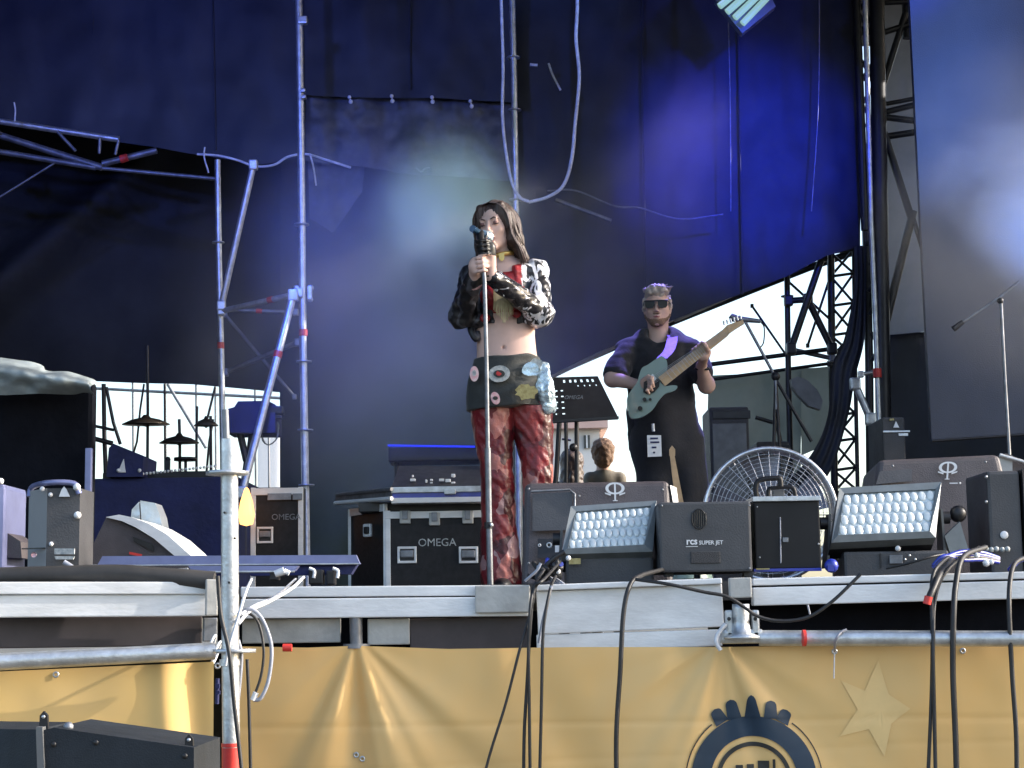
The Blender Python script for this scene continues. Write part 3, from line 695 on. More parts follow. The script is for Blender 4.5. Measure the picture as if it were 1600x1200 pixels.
YS = 11.0
def spost(name, pts, Y, r, label, rings=(), reds=(), m='galv', cat='scaffold post', group='thin scaffold posts on the stage'):
    b = at(*pts[-1], Y); t = thing(name, label, cat, (b.x, b.y, DZ), group)
    obj('tube', MB().tube(pxs(pts, Y), r, 10), m, t)
    for x, y in rings: rosette(at(x, y, Y), r * 2.1, m, t)
    for x, y in reds: obj('red_band', MB().cyl(at(x, y - 5, Y), at(x, y + 5, Y), r * 1.15, 10), 'red', t)
    return t
g = 'thin scaffold posts on the stage'
p1 = spost('scaffold_post', [(464, -120), (467, 0), (469, 120), (470.5, 240), (473, 500), (477, 760), (480, 940)], YS, .0235,
      'tall bright scaffold post with many ring plates, left of the smoke', [(471, 351), (475, 565), (477, 672), (479, 758)], [(474, 520)])
# wedge clamps on it
for (x, y, d) in ((470, 32, 8), (471, 142, 4), (472, 152, 4)):
    obj('clamp', MB().box(at(x + 3, y, YS - .03), (d * 2 * mpp(YS), .05, d * 1.6 * mpp(YS)), None, .01), 'galv', p1)
for s_ in (-1, 1):
    mb = MB().box(at(474 + s_ * 10, 458, YS), (.03, .04, .09), None, .008).ball(at(474 + s_ * 11, 450, YS), .022, 8).ball(at(474 + s_ * 11, 468, YS), .018, 8)
    obj('wedge_clamp', mb, 'galv', p1)
p2 = spost('scaffold_post', [(340, 250), (342, 400), (344, 480), (346, 560), (348, 700), (352, 940)], 11.4, .0195,
      'slim scaffold post with one red band, above the thick near post', [(341, 379)], [(345, 540)])
spost('scaffold_post', [(797, -120), (800, 0), (803, 120), (805, 250), (806.5, 334), (808, 430), (812, 940)], 11.3, .021,
      'scaffold post standing directly behind the singer beside hanging cables', [(802, 90), (804, 172), (806, 312)], [])
for i, (x, y) in enumerate(((812, 82), (808, 157), (810, 186), (812, 230))):
    pass
p3 = spost('scaffold_post', [(1228, 372), (1230, 450), (1232, 600), (1236, 760), (1238, 940)], 12.7, .022,
      'dark scaffold post in the bright opening right of the guitarist', [(1230, 463)], [], 'steelblack')
def brace(a, b, Ya, Yb, r, label, reds=(), m='galv', ends=True):
    t = thing('scaffold_brace', label, 'scaffold brace', at(*b, Yb), 'scaffold braces')
    obj('tube', MB().tube(line(at(*a, Ya), at(*b, Yb), 4), r, 10), m, t)
    for x, y in reds:
        u = (y - a[1]) / (b[1] - a[1]) if abs(b[1] - a[1]) > abs(b[0] - a[0]) else (x - a[0]) / (b[0] - a[0])
        d = (at(*b, Yb) - at(*a, Ya)).normalized() * .02; c = at(*a, Ya).lerp(at(*b, Yb), u); obj('red_band', MB().cyl(c - d, c + d, r * 1.15, 10), 'red', t)
    if ends:
        for e in (at(*a, Ya), at(*b, Yb)): obj('end_fork', MB().box(e, (r * 2.6, r * 2.8, r * 3.2), None, r * .5), m, t)
    return t
brace((396, 258), (346, 478), 11.25, 11.35, .021, 'grey brace rising from slim post to the cable above')
brace((458, 462), (378, 770), 10.9, 10.6, .024, 'long steel brace with red band crossing before the camera box', [(430, 557)])
brace((346, 486), (468, 458), 11.35, 10.98, .018, 'short ledger with red band between slim and bright posts', [(424, 466)])
brace((346, 484), (462, 488), 11.6, 11.6, .014, 'faint rear ledger with red tape behind the short ledger', [(405, 484)], 'galv_dark')
brace((352, 582), (465, 535), 12.6, 12.4, .018, 'faint grey brace rising right above the white opening', (), 'galv_dark')
brace((352, 492), (460, 620), 12.8, 12.8, .012, 'thin dark brace falling right above the white opening', (), 'galv_dark')
brace((1262, 468), (1300, 545), 12.6, 12.6, .026, 'dark brace falling right in the bright rear opening', (), 'steelblack')
brace((1285, 400), (1236, 545), 12.5, 12.5, .026, 'dark brace falling left in the bright rear opening', (), 'steelblack')
brace((1232, 470), (1262, 468), 12.65, 12.6, .024, 'stub tube joining dark post and falling brace', (), 'steelblack')
brace((1090, 572), (1300, 545), 12.75, 12.75, .017, 'upper long ledger crossing the bright opening', (), 'steelblack')
brace((1175, 478), (1232, 560), 12.9, 12.9, .009, 'thin wire brace falling right above the boom stand', (), 'steelblack')
brace((1232, 440), (1298, 500), 12.95, 12.95, .010, 'thin diagonal brace high in the bright opening', (), 'steelblack')
brace((1262, 540), (1298, 430), 12.98, 12.98, .010, 'thin diagonal brace beside the lattice mast', (), 'steelblack')
brace((1232, 545), (1300, 560), 12.8, 12.8, .018, 'short sagging tube below the upper long ledger', (), 'galv_dark')
brace((1090, 596), (1296, 568), 12.85, 12.85, .013, 'lower thin ledger along the top of green screen', (), 'steelblack')
brace((1345, 585), (1372, 580), 11.9, 11.9, .014, 'short strut joining the bright tower post', (), 'galv')
brace((1336, 600), (1360, 655), 11.9, 11.9, .026, 'pale diagonal tube at the foot of the lattice tower', (), 'galv')

# upper left roof truss
tr = thing('roof_truss', 'steel roof truss crossing under the upper left tarp', 'truss', at(90, 230, 11.7))
def chord(a, b, r, Y=11.7, nm='chord', m='galv_dark'): obj(nm, MB().tube([at(*a, Y), at(*b, Y)], r, 8), m, tr)
chord((-30, 185), (186, 218), .022, m='galv'); chord((-30, 202), (160, 262), .024); chord((-30, 232), (150, 262), .020)
chord((150, 262), (345, 280), .014); chord((160, 256), (245, 235), .024, 11.9)
for a, b in (((90, 206), (118, 236)), ((156, 216), (155, 240)), ((185, 220), (180, 242)), ((-10, 188), (0, 210))): chord(a, b, .011, 11.65, 'web')
obj('red_band', MB().cyl(at(188, 249, 11.85), at(199, 246, 11.85), .028, 10), 'red', tr)
b = MB().tube(pxs([(-20, 320), (85, 255)], 11.6), .007, 6); tag(obj('guy_wire', b, 'galv_dark'), 'thin guy wire rising to the upper left truss', 'wire')
# pale rope along the scallops
tag(obj('tarp_rope', MB().tube(spline(pxs([(308, 241), (340, 243), (370, 250), (395, 259), (415, 260), (432, 256), (450, 245), (478, 241), (510, 250), (548, 262)], 11.55), 6), .0085, 6), 'cable_white'),
    'pale rope draped along the lower tarp edge past the tall post', 'rope')
for i, pts in enumerate(([(320, 230), (319, 245), (326, 270)], [(484, 240), (490, 262), (494, 290)], [(23, 190), (24, 172), (22, 160)])):
    tag(obj('rope_tail', MB().tube(spline(pxs(pts, 11.5), 4), .006, 6), 'cable_white'), ['pale rope tail hanging left of the slim post', 'pale rope tail hanging right of the tall post', 'short rope tail above the roof truss at far left'][i], 'rope')
# hanging cables
cable('hanging_cable', [(781, -130), (783, 0), (786, 100), (785, 180), (791, 240), (800, 285), (812, 308), (826, 315)], 11.1, .011, 'cable_white', 'pale cable hanging left of the post behind the singer')
cable('cable_loop', [(900, -130), (902, 0), (900, 60), (905, 120), (899, 190), (893, 250), (880, 290), (855, 308), (826, 316)], 11.05, .012, 'cable_white', 'large pale cable loop hanging right of the singer')
cable('loose_strap', [(857, 99), (864, 118), (876, 141)], 11.9, .008, 'cable_white', 'short pale strap end on the dark tarp')
cable('loose_strap', [(828, 101), (840, 102)], 11.9, .011, 'cable_white', 'tiny pale strap tab beside the scaffold post')
cable('steel_wire', [(1138, 30), (1141, 170), (1142, 330)], 11.8, .004, 'galv_dark', 'thin steel wire hanging below the flood lamp')
cable('steel_wire', [(1280, -100), (1279, 150), (1268, 330)], 11.8, .004, 'galv_dark', 'thin steel wire hanging left of the lattice tower')
cable('sagging_rope', [(855, 298), (900, 298), (960, 322), (1000, 325), (1060, 342), (1130, 335)], 11.9, .006, 'galv_dark', 'thin sagging rope on the blue lit tarp')
cable('sagging_pole', [(868, 312), (955, 345)], 11.9, .014, 'galv_dark', 'dull slanting pole behind the cable loop')
cable('knotted_cord', [(650, 262), (658, 268), (664, 264), (672, 262)], 11.9, .006, 'galv_dark', 'small knotted cord on the worn tarp')

# lattice tower at right
tw = thing('lattice_tower', 'tall black lattice tower with bright gaps at the right', 'truss tower', at(1360, 990, 12.1))
def tube2(name, pts, Y, r, m='steelblack', p=tw): return obj(name, MB().tube(pxs(pts, Y), r, 8), m, p)
tube2('main_tube', [(1333, -140), (1338, 0), (1352, 360)], 12.1, .03)
tube2('main_tube', [(1364, -140), (1370, 0), (1376, 360), (1382, 760), (1384, 960)], 12.1, .055)
tube2('main_tube', [(1352, 300), (1358, 560), (1362, 960)], 12.35, .03)
tube2('main_tube', [(1413, -140), (1418, 60), (1418, 0)][:2], 12.2, .035)
for i in range(16):
    y = -20 + i * 36; x0 = 1338 + max(0, y) * .045; x1 = x0 + 22
    tube2('lacing', [(x0, y), (x1, y + (18 if i % 2 else -18) + 18)], 12.2, .014)
    if i % 3 != 2: tube2('lacing', [(x1, y + 10), (x0, y + 44)], 12.2, .014)
for a, b, r in (((1368, 55), (1420, 38), .022), ((1415, 20), (1368, 170), .024), ((1370, 165), (1440, 152), .016), ((1372, 178), (1440, 161), .022), ((1374, 182), (1440, 190), .024), ((1374, 215), (1440, 205), .024), ((1372, 178), (1427, 350), .028), ((1427, 330), (1385, 500), .030), ((1425, 335), (1445, 400), .018), ((1370, 5), (1425, 2), .02)):
    tube2('brace', [a, b], 12.15, r)
tw2 = thing('small_lattice_mast', 'slim cross braced lattice mast silhouetted against the bright opening', 'truss mast', at(1316, 990, 12.9))
for x in (1298, 1334): tube2('chord', [(x, 386), (x + 2, 560), (x + 10, 960)], 12.95, .016 if x > 1300 else .028, 'steelblack', tw2)
ys = [395, 432, 478, 524, 560, 610, 650, 690, 735, 770]
for i, y in enumerate(ys):
    o_ = max(0, y - 560) * .025
    tube2('rung', [(1298 + o_, y), (1334 + o_, y - 5)], 12.95, .011, 'steelblack', tw2)
    if i < len(ys) - 1:
        y2 = ys[i + 1]; tube2('cross_brace', [(1298 + o_, y), (1334 + o_, y2 - 5)], 12.94, .010, 'steelblack', tw2); tube2('cross_brace', [(1298 + o_, y2), (1334 + o_, y - 5)], 12.97, .010, 'steelblack', tw2)
t = thing('tower_standard', 'slim bright galvanised post in front of the lattice tower', 'scaffold post', at(1376, 705, 11.7))
obj('tube', MB().tube(pxs([(1348, -140), (1352, 20), (1357, 200), (1361, 350), (1367, 480), (1371, 590), (1375, 704)], 11.7), .018, 10), 'galv', t)
obj('red_band', MB().cyl(at(1370, 576, 11.69), at(1371, 590, 11.69), .030, 10), 'red', t)
rosette(at(1374, 700, 11.7), .035, 'galv', t)

# =================================================================== GEAR ON THE STAGE
def fbox(name, x0, y0, x1, y1, Y, d, m, parent=None, bev=.006, to_deck=False):
    a = at(x0, y0, Y); c = at(x1, y1, Y); zb = DZ if to_deck else min(a.z, c.z); zt = max(a.z, c.z)
    mb = MB().box(((a.x + c.x) / 2, Y + d / 2, (zt + zb) / 2), (abs(c.x - a.x), d, zt - zb), None, bev)
    return obj(name, mb, m, parent)
def deckpt(px, Y): p = at(px, 900, Y); return Vector((p.x, Y, DZ))
def quadpt(q4, u, v):
    TL, TR, BR, BL = q4; return TL.lerp(TR, u).lerp(BL.lerp(BR, u), v)

# ---- LED wash panels, 11 by 4 lenses
def led_panel(outer, inner, Yt, Yb, label, base, by, yoke_side):
    q4 = [at(*outer[0], Yt), at(*outer[1], Yt), at(*outer[2], Yb), at(*outer[3], Yb)]
    i4 = [at(*inner[0], Yt - .004), at(*inner[1], Yt - .004), at(*inner[2], Yb - .004), at(*inner[3], Yb - .004)]
    nrm = (q4[1] - q4[0]).cross(q4[3] - q4[0]).normalized()
    if nrm.y < 0: nrm = -nrm          # into the housing
    t = thing('led_floodlight', label, 'stage light', deckpt(base[0] * .5 + base[1] * .5, (Yt + Yb) / 2), 'lensed floodlights on the stage edge')
    mb = MB(); P = [q4[3], q4[2], None, None]
    fr = MB(); ctr = sum(q4, Vector()) / 4
    # frame: four bars round the lens field
    def bar(a, b, c, d, dep=.05): fr.prism([a, b, c, d], nrm * dep)
    o, i_ = q4, [p for p in i4]
    bar(o[0], o[1], i_[1], i_[0]); bar(o[1], o[2], i_[2], i_[1]); bar(o[2], o[3], i_[3], i_[2]); bar(o[3], o[0], i_[0], i_[3])
    obj('frame', fr, 'lamp_frame', t)
    back = MB().prism([p + nrm * .052 for p in q4], nrm * .07); obj('housing', back, 'steelblack', t)
    tray = MB().prism([p + nrm * .012 for p in i4], nrm * .03); obj('lens_tray', tray, 'reflector', t)
    rx = (i4[1] - i4[0]).normalized(); n0 = -nrm; uy = n0.cross(rx)
    rm = Matrix((rx, uy, n0)).transposed()
    wx = (i4[1] - i4[0]).length / 11; wy = (i4[3] - i4[0]).length / 4
    src = MB().lathe((0, 0, 0), (0, 0, 1), [(wx * .48, 0), (wx * .47, .002), (wx * .40, .0045), (wx * .22, .006), (0, .0062)], 12)
    for v in src.v: v.y *= wy / wx * .96
    pts = [quadpt(i4, (c + .5) / 11, (r + .5) / 4) + nrm * .010 for r in range(4) for c in range(11)]
    rl = random.Random(5)
    for pnt in pts: copies('lens', src, 'lens', t, [pnt], rm @ Matrix.Rotation(R(rl.uniform(-3.5, 3.5)), 3, 'X') @ Matrix.Rotation(R(rl.uniform(-3.5, 3.5)), 3, 'Y'))
    # yoke and base
    side = [(q4[1], q4[2]), (q4[0], q4[3])]
    for k, (a, b) in enumerate(side):
        m_ = (a + b) / 2 + nrm * .06; s_ = 1 if k == 0 else -1; m_.x += s_ * .012
        foot = Vector((m_.x + s_ * .01, m_.y + .05, DZ + .05))
        y_ = obj('yoke', MB().prism([m_ + Vector((0, -.03, .03)), m_ + Vector((0, .03, .03)), foot + Vector((0, .05, 0)), foot + Vector((0, -.06, 0))], (s_ * .008, 0, 0)), 'grey_metal', t)
        obj('knob', MB().cyl(m_ + Vector((s_ * .008, 0, 0)), m_ + Vector((s_ * .035, 0, 0)), .022, 12), 'steelblack', y_)
    bb = fbox('base', base[0], by[0], base[1], by[1], Yb + .03, .22, 'box_grey', t, .01, True)
    return t, q4, i4
t1, _, _ = led_panel([(892, 791), (1026, 782), (1020, 862), (877, 866)], [(900, 799), (1017, 790), (1007, 851), (887, 857)], 6.17, 6.08,
          'grey framed floodlight of round lenses leaning before the centre monitor', (884, 1022), (872, 905), 1)
t2, _, _ = led_panel([(1312, 762), (1471, 753), (1462, 840), (1299, 848)], [(1319, 771), (1462, 764), (1453, 830), (1310, 836)], 6.17, 6.08,
          'grey framed floodlight of round lenses leaning before the right monitor', (1318, 1484), (862, 886), 1)
# details of the bases
obj('yellow_tag', MB().box(at(898, 877, 6.08), (.04, .006, .02)), 'patch_yellow', t1)
obj('display', MB().box(at(1400, 874, 6.1), (.045, .006, .03), None, .002), 'galv_dark', t2)
for x, y in ((1421, 868), (1421, 880), (1414, 874), (1430, 874)): obj('button', MB().ball(at(x, y, 6.1), .005, 8), 'galv', t2)
obj('screw_knob', MB().ball(at(1403, 857, 6.1), .010, 10), 'white', t2)
obj('seam', MB().box(at(1376, 876, 6.105), (.004, .004, .05)), 'dark', t2)
# kidney-shaped handle of right lamp
mb = MB().prism([at(1476, 838, 6.15), at(1500, 815, 6.15), at(1516, 868, 6.15), at(1486, 868, 6.15)], (0, .03, 0)); obj('yoke', mb, 'lamp_frame', t2)
mb = MB().ball(at(1497, 803, 6.2), .03, 14); obj('knob', mb, 'steelblack', t2)

# ---- wedge monitors with the emblem
def logo(cx, cy, s, Y, parent, tilt=0):
    """two back to back bowls on one stem with a serif foot"""
    mb = MB(); k = s * mpp(Y)
    def P(x, y): return at(cx, cy, Y) + Vector((x * k + tilt * y * k, 0, y * k))
    for sg in (-1, 1):
        n = 18; o = []; ii = []
        for i in range(n + 1):
            a = R(95 - 190 * i / n)      # bowl
            o.append(P(sg * (.06 + .62 * math.cos(a) ** 1 if math.cos(a) > 0 else .06), .18 + .42 * math.sin(a)))
            ii.append(P(sg * (.06 + .40 * math.cos(a) if math.cos(a) > 0 else .06), .18 + .30 * math.sin(a)))
        m_ = len(mb.v); vs_ = []
        for a, b in zip(o, ii): vs_ += [a, b]
        vs_ += [v + Vector((0, .004, 0)) for v in vs_]; N = 2 * (n + 1)
        fs = [(2 * i, 2 * i + 1, 2 * i + 3, 2 * i + 2) for i in range(n)]
        mb.add(vs_, fs)
        mb.prism([P(sg * .30, -.22), P(sg * .72, -.10), P(sg * .70, -.20), P(sg * .30, -.34)], (0, .003, 0))
    mb.prism([P(-.06, .6), P(.06, .6), P(.06, -.66), P(-.06, -.66)], (0, .003, 0))
    mb.prism([P(-.17, -.66), P(.17, -.66), P(.17, -.72), P(-.17, -.72)], (0, .003, 0))
    return obj('emblem', mb, 'white', parent)
def wedge(outline, Y, dtop, dbot, m, label, nm='floor_monitor'):
    """outline: TL TR BR BL of the rear face in px; leans back upward"""
    TL, TR, BR, BL = outline
    a, b = at(*TL, Y + .10), at(*TR, Y + .10); c, d = at(*BR, Y), at(*BL, Y); c.z = d.z = DZ
    t = thing(nm, label, 'monitor speaker', (c + d) / 2, 'floor monitors along the stage')
    bm_ = bmesh.new()
    P = [d, c, d + Vector((0, dbot, 0)), c + Vector((0, dbot, 0)), a, b, a + Vector((0, dtop, -.03)), b + Vector((0, dtop, -.03))]
    V = [bm_.verts.new(p) for p in P]
    for f_ in ((0, 2, 3, 1), (4, 5, 7, 6), (0, 1, 5, 4), (2, 6, 7, 3), (0, 4, 6, 2), (1, 3, 7, 5)): bm_.faces.new([V[i] for i in f_])
    bmesh.ops.recalc_face_normals(bm_, faces=bm_.faces)
    bmesh.ops.bevel(bm_, geom=bm_.edges[:], offset=.022, segments=3, affect='EDGES', profile=.5); bm_.verts.index_update()
    mb = MB().add([v.co.copy() for v in bm_.verts], [[v.index for v in f_.verts] for f_ in bm_.faces], False); bm_.free()
    obj('cabinet', mb, m, t); return t
m1 = wedge([(820, 754), (1046, 750), (1052, 900), (815, 900)], 6.50, .30, .42, 'speaker_brown', 'charcoal floor monitor with white emblem behind the centre floodlight')
fY = lambda y, y0=754, y1=900: 6.50 + .10 * (y1 - y) / (y1 - y0)
logo(961, 767, 22, 6.575, m1)
ins = [at(832, 772, 6.57), at(894, 769, 6.57), at(894, 828, 6.53), at(832, 830, 6.53)]
hb = obj('handle_recess', MB().prism([p + Vector((0, .003, 0)) for p in ins], (0, -.012, 0)), 'box_grey', m1)
obj('recess_rim', MB().tube(pxs([(830, 768, 6.56), (890, 765, 6.56), (898, 772, 6.555), (898, 800, 6.54)], 6.56), .0045, 6), 'galv_dark', hb)
cpn = obj('connector_plate', MB().prism([at(840, 842, 6.52), at(872, 842, 6.52), at(872, 872, 6.50), at(840, 872, 6.50)], (0, -.008, 0)), 'steelblack', m1)
for x, y, r, mm in ((858, 852, .011, 'galv'), (843, 852, .006, 'white'), (843, 866, .006, 'white')): obj('socket', MB().lathe(at(x, y, 6.505), (0, -1, 0), [(r * .5, 0), (r * .5, .004), (r, .004), (r, 0)], 14), mm, cpn)
obj('label_plate', MB().box(at(871, 855, 6.50), (.018, .004, .04)), 'white', cpn)
lw = obj('grille', MB().prism([at(1047, 758, 6.60), at(1057, 762, 6.72), at(1060, 785, 6.72), at(1052, 786, 6.60)], (0, .02, 0)), 'white', m1)
m2 = wedge([(1372, 718), (1562, 709), (1612, 890), (1352, 893)], 6.62, .30, .42, 'speaker_brown', 'charcoal floor monitor with white emblem behind the right floodlight')
logo(1481, 734, 21, 6.695, m2, .12)
ins = [at(1374, 737, 6.69), at(1424, 733, 6.69), at(1424, 752, 6.67), at(1368, 757, 6.67)]
obj('handle_recess', MB().prism([p + Vector((0, .003, 0)) for p in ins], (0, -.012, 0)), 'box_grey', m2)
obj('name_print', MB().box(at(1490, 755, 6.665), (.03, .004, .004)).ball(at(1500, 755, 6.665), .004, 8), 'white', m2)
t = thing('monitor_flank', 'pale sided monitor cabinet end standing at far right', 'speaker', deckpt(1590, 7.0))
obj('cabinet', MB().prism([at(1562, 712, 7.0), at(1572, 708, 7.0), at(1640, 735, 7.0), at(1640, 905, 7.0), at(1562, 905, 7.0)], (0, .3, 0)), 'speaker_brown', t)
obj('side_panel', MB().prism([at(1560, 715, 6.98), at(1582, 712, 6.98), at(1582, 760, 6.98), at(1560, 760, 6.98)], (0, .01, 0)), 'alu_dirty', t)
obj('top_edge', MB().tube(pxs([(1562, 711), (1600, 722), (1640, 738)], 6.97), .008, 6), 'galv', t)

# ---- snow / fog machine pair
t = thing('effects_machine', 'dark grey effects machine printed rcs SUPER JET at stage edge', 'effects machine', deckpt(1103, 6.05))
a = fbox('casing', 1029, 785, 1176, 893, 6.0, .34, 'box_grey', t, .008)
obj('feet', MB().box(at(1045, 897, 6.06), (.03, .05, .018)).box(at(1168, 897, 6.06), (.03, .05, .018)), 'rubber', t)
text('rcs', 15 * mpp(6), at(1081, 846, 5.998), 'white', t, bold=.0008, sx=.95)
text('SUPER JET', 8.5 * mpp(6), at(1111, 848, 5.998), 'white', t, bold=.0003)
obj('underline', MB().box(at(1081, 854, 5.998), (.04, .002, .002)), 'white', t)
fbox('vent_slot', 1079, 862, 1126, 880, 5.996, .006, 'speaker', t, .003)
mb = MB()
for k in range(7): x = 1082 + k * 3.4; mb.tube(pxs([(x, 797 + abs(k - 3) * 1.5), (x, 824 - abs(k - 3) * 1.5)], 5.997), .0028, 5)
obj('fan_grille', mb, 'dark', t); obj('fan_ring', MB().tube([at(1092, 811, 5.996) + Vector((.024 * math.cos(k * .3), 0, .033 * math.sin(k * .3))) for k in range(21)], .002, 5, closed=True), 'dark', t)
t = thing('effects_tank', 'black effects unit with carrying handle and thin slot on front', 'effects machine', deckpt(1230, 6.1))
fbox('casing', 1178, 783, 1284, 888, 6.06, .32, 'gloss_black', t, .005)
fbox('top_plate', 1176, 776, 1283, 782, 6.045, .34, 'galv', t, .002)
fbox('bottom_strip', 1178, 889, 1284, 892, 6.05, .02, 'cable_blue', t, .001)
obj('light_slot', MB().cyl(at(1219, 808, 6.055), at(1220, 880, 6.055), .0022, 6), 'cable_grey', t)
fbox('sensor', 1223, 840, 1232, 847, 6.052, .01, 'galv_dark', t, .001)
obj('sticker', MB().box(at(1192, 889, 6.046), (.045, .003, .004)), 'patch_yellow', t)
for x, y in ((1183, 792), (1280, 792), (1187, 871), (1279, 850)): obj('screw', MB().ball(at(x, y, 6.058), .0035, 8), 'galv', t)
h_ = obj('handle', MB().tube(spline(pxs([(1182, 776), (1181, 760), (1188, 750), (1215, 747), (1219, 750), (1220, 760)], 6.1), 5), .009, 8), 'gloss_black', t)
obj('handle', MB().tube(spline(pxs([(1200, 776), (1202, 764), (1215, 762), (1238, 762), (1243, 776)], 6.12), 5), .007, 8), 'gloss_black', t)
fbox('bracket', 1205, 759, 1240, 763, 6.16, .03, 'white', t, .001)
fbox('grip_block', 1208, 764, 1226, 776, 6.16, .05, 'grey_metal', t, .003)

for (x0_, x1_, y0_, y1_, par, Y_) in ((1034, 1171, 790, 888, [o for o in bpy.data.objects if o.name == 'effects_machine'][0], 5.997),):
    copies('screw', MB().ball((0, 0, 0), .004, 8, (1, .4, 1)), 'galv_dark', par, [at(x, y, Y_) for x in (x0_, x1_) for y in (y0_, y1_)])
for par, lst, Y_ in ((m1, ((905, 775), (1035, 765), (826, 764), (826, 880)), 6.56), (m2, ((1395, 728), (1540, 722), (1530, 840)), 6.67)):
    copies('screw', MB().ball((0, 0, 0), .005, 8, (1, .5, 1)), 'galv_dark', par, [at(x, y, Y_ - (y - 760) * .0006) for x, y in lst])
# ---- right speaker box
t = thing('speaker_box', 'upright dark grey speaker box at the right edge of the stage', 'speaker', deckpt(1570, 6.2))
fbox('cabinet', 1541, 736, 1600, 876, 6.2, .3, 'box_grey', t, .012, True)
obj('badge', MB().lathe(at(1569, 836, 6.198), (0, -1, 0), [(.014, 0), (.014, .003), (.006, .004), (0, .004)], 14), 'white', t)
fbox('side_rail', 1597, 733, 1606, 885, 6.19, .3, 'steelblack', t, .004, True)
for y in (745, 784): obj('screw', MB().ball(at(1541, y, 6.2), .006, 8), 'galv', t)
# connectors on it
mb = MB()
for k, x in enumerate((1541, 1549, 1557, 1566, 1574)): mb.ball(at(x, 858 + (k % 2), 6.17), .010, 8)
tag(obj('plug_row', mb, 'patch_white'), 'row of pale cable plugs at the foot of the right speaker box', 'plugs')

# ---- big round fan
t = thing('drum_fan', 'large round cage fan behind the effects machines', 'fan', deckpt(1205, 7.3))
FC = at(1204, 803, 7.3); FR = 102 * mpp(7.3)
def circ(r, y, n=64): return [FC + Vector((r * math.cos(2 * math.pi * k / n), y, r * math.sin(2 * math.pi * k / n))) for k in range(n)]
obj('drum', MB().lathe(FC, (0, 1, 0), [(FR, 0), (FR, .13), (FR * .975, .13), (FR * .975, 0)], 48), 'fan_wire', t)
obj('rim', MB().tube(circ(FR, -.004), .010, 8, closed=True), 'fan_wire', t)
for k in range(1, 9): obj('rear_ring', MB().tube(circ(FR * k / 9, .13), .0016, 4, closed=True), 'fan_wire', t)
for k in range(12):
    a = k * math.pi / 6; obj('rear_spoke', MB().cyl(FC + Vector((0, .13, 0)), FC + Vector((FR * math.cos(a), .13, FR * math.sin(a))), .003, 4), 'fan_wire', t)
src = []
for k in range(1, 16): obj('guard_ring', MB().tube(circ(FR * k / 16.5, -.012 - .02 * math.cos(k / 16 * 1.5)), .0011, 4, closed=True), 'fan_wire', t)
for k in range(36):
    a = k * math.pi / 18; d = Vector((math.cos(a), 0, math.sin(a)))
    obj('guard_spoke', MB().tube([FC + d * FR * .12 + Vector((0, -.034, 0)), FC + d * FR * .6 + Vector((0, -.030, 0)), FC + d * FR], .0011, 4), 'fan_wire', t)
for k in range(5):
    a = k * 2 * math.pi / 5 + .3; mb = MB(); vs_ = []
    for i in range(7):
        r = FR * (.16 + .76 * i / 6)
        for j in range(5): b_ = a + (j - 2) * .16 + i * .02; vs_.append(FC + Vector((r * math.cos(b_), .08 + (j - 2) * .022, r * math.sin(b_))))
    mb.add(vs_, [(i * 5 + j, i * 5 + j + 1, (i + 1) * 5 + j + 1, (i + 1) * 5 + j) for i in range(6) for j in range(4)], True); obj('blade', mb, 'fan_blade', t, fixn=False)
obj('hub', MB().lathe(FC + Vector((0, -.03, 0)), (0, 1, 0), [(0, 0), (FR * .13, .0), (FR * .15, .02), (FR * .15, .16)], 20), 'fan_blade', t)
for s_ in (-1, 1): obj('stand', MB().tube([FC + Vector((s_ * (FR + .02), .1, 0)), Vector((FC.x + s_ * (FR + .03), 7.4, DZ + .02)), Vector((FC.x + s_ * (FR + .03), 7.2, DZ + .02))], .014, 8), 'steelblack', t)

# ---- flight case
def flightcase(x0, x1, y0, Y, d, label, side=None, word=None, wp=None, lat=(), han=(), grp='black flight cases with metal edges'):
    t = thing('flight_case', label, 'flight case', deckpt((x0 + x1) / 2, Y), grp)
    fbox('box', x0, y0, x1, 900, Y, d, 'case', t, .006, True)
    a = at(x0, y0, Y); b = at(x1, y0, Y); w_ = 8 * mpp(Y)
    for x in (a.x, b.x): obj('edge_strip', MB().box((x + (w_ / 2 if x == a.x else -w_ / 2), Y - .002, (a.z + DZ) / 2), (w_, .012, a.z - DZ), None, .003), 'alu', t)
    for y_, h in ((y0 + 6, 11),): obj('edge_strip', MB().box((at((x0 + x1) / 2, y_, Y)) + Vector((0, -.004, 0)), (b.x - a.x, .012, h * mpp(Y)), None, .003), 'alu', t)
    for (x, y, w2, h2) in han:
        c = at(x, y, Y - .006); fr = MB(); W, H = w2 * mpp(Y) / 2, h2 * mpp(Y) / 2; e = .012
        fr.box(c + Vector((0, 0, H)), (2 * W + e, .01, e), None, .003).box(c - Vector((0, 0, H)), (2 * W + e, .01, e), None, .003).box(c + Vector((W, 0, 0)), (e, .01, 2 * H), None, .003).box(c - Vector((W, 0, 0)), (e, .01, 2 * H), None, .003)
        hh = obj('handle', fr, 'alu', t)
        obj('dish', MB().box(c + Vector((0, .003, 0)), (2 * W, .004, 2 * H)), 'steelblack', hh)
        obj('grip', MB().box(c + Vector((0, -.006, .004)), (2 * W * .8, .012, .035), None, .006), 'galv_dark', hh)
    for (x, y) in lat:
        c = at(x, y, Y - .008); l_ = obj('latch', MB().box(c, (17 * mpp(Y), .014, 20 * mpp(Y)), None, .004), 'alu_dirty', t)
        obj('latch_tongue', MB().box(c + Vector((0, -.009, .01)), (9 * mpp(Y), .008, 14 * mpp(Y)), None, .003), 'galv_dark', l_)
    if word: text(word, 17 * mpp(Y), at(wp[0], wp[1], Y - .001), 'patch_white', t, sx=1.0)
    return t
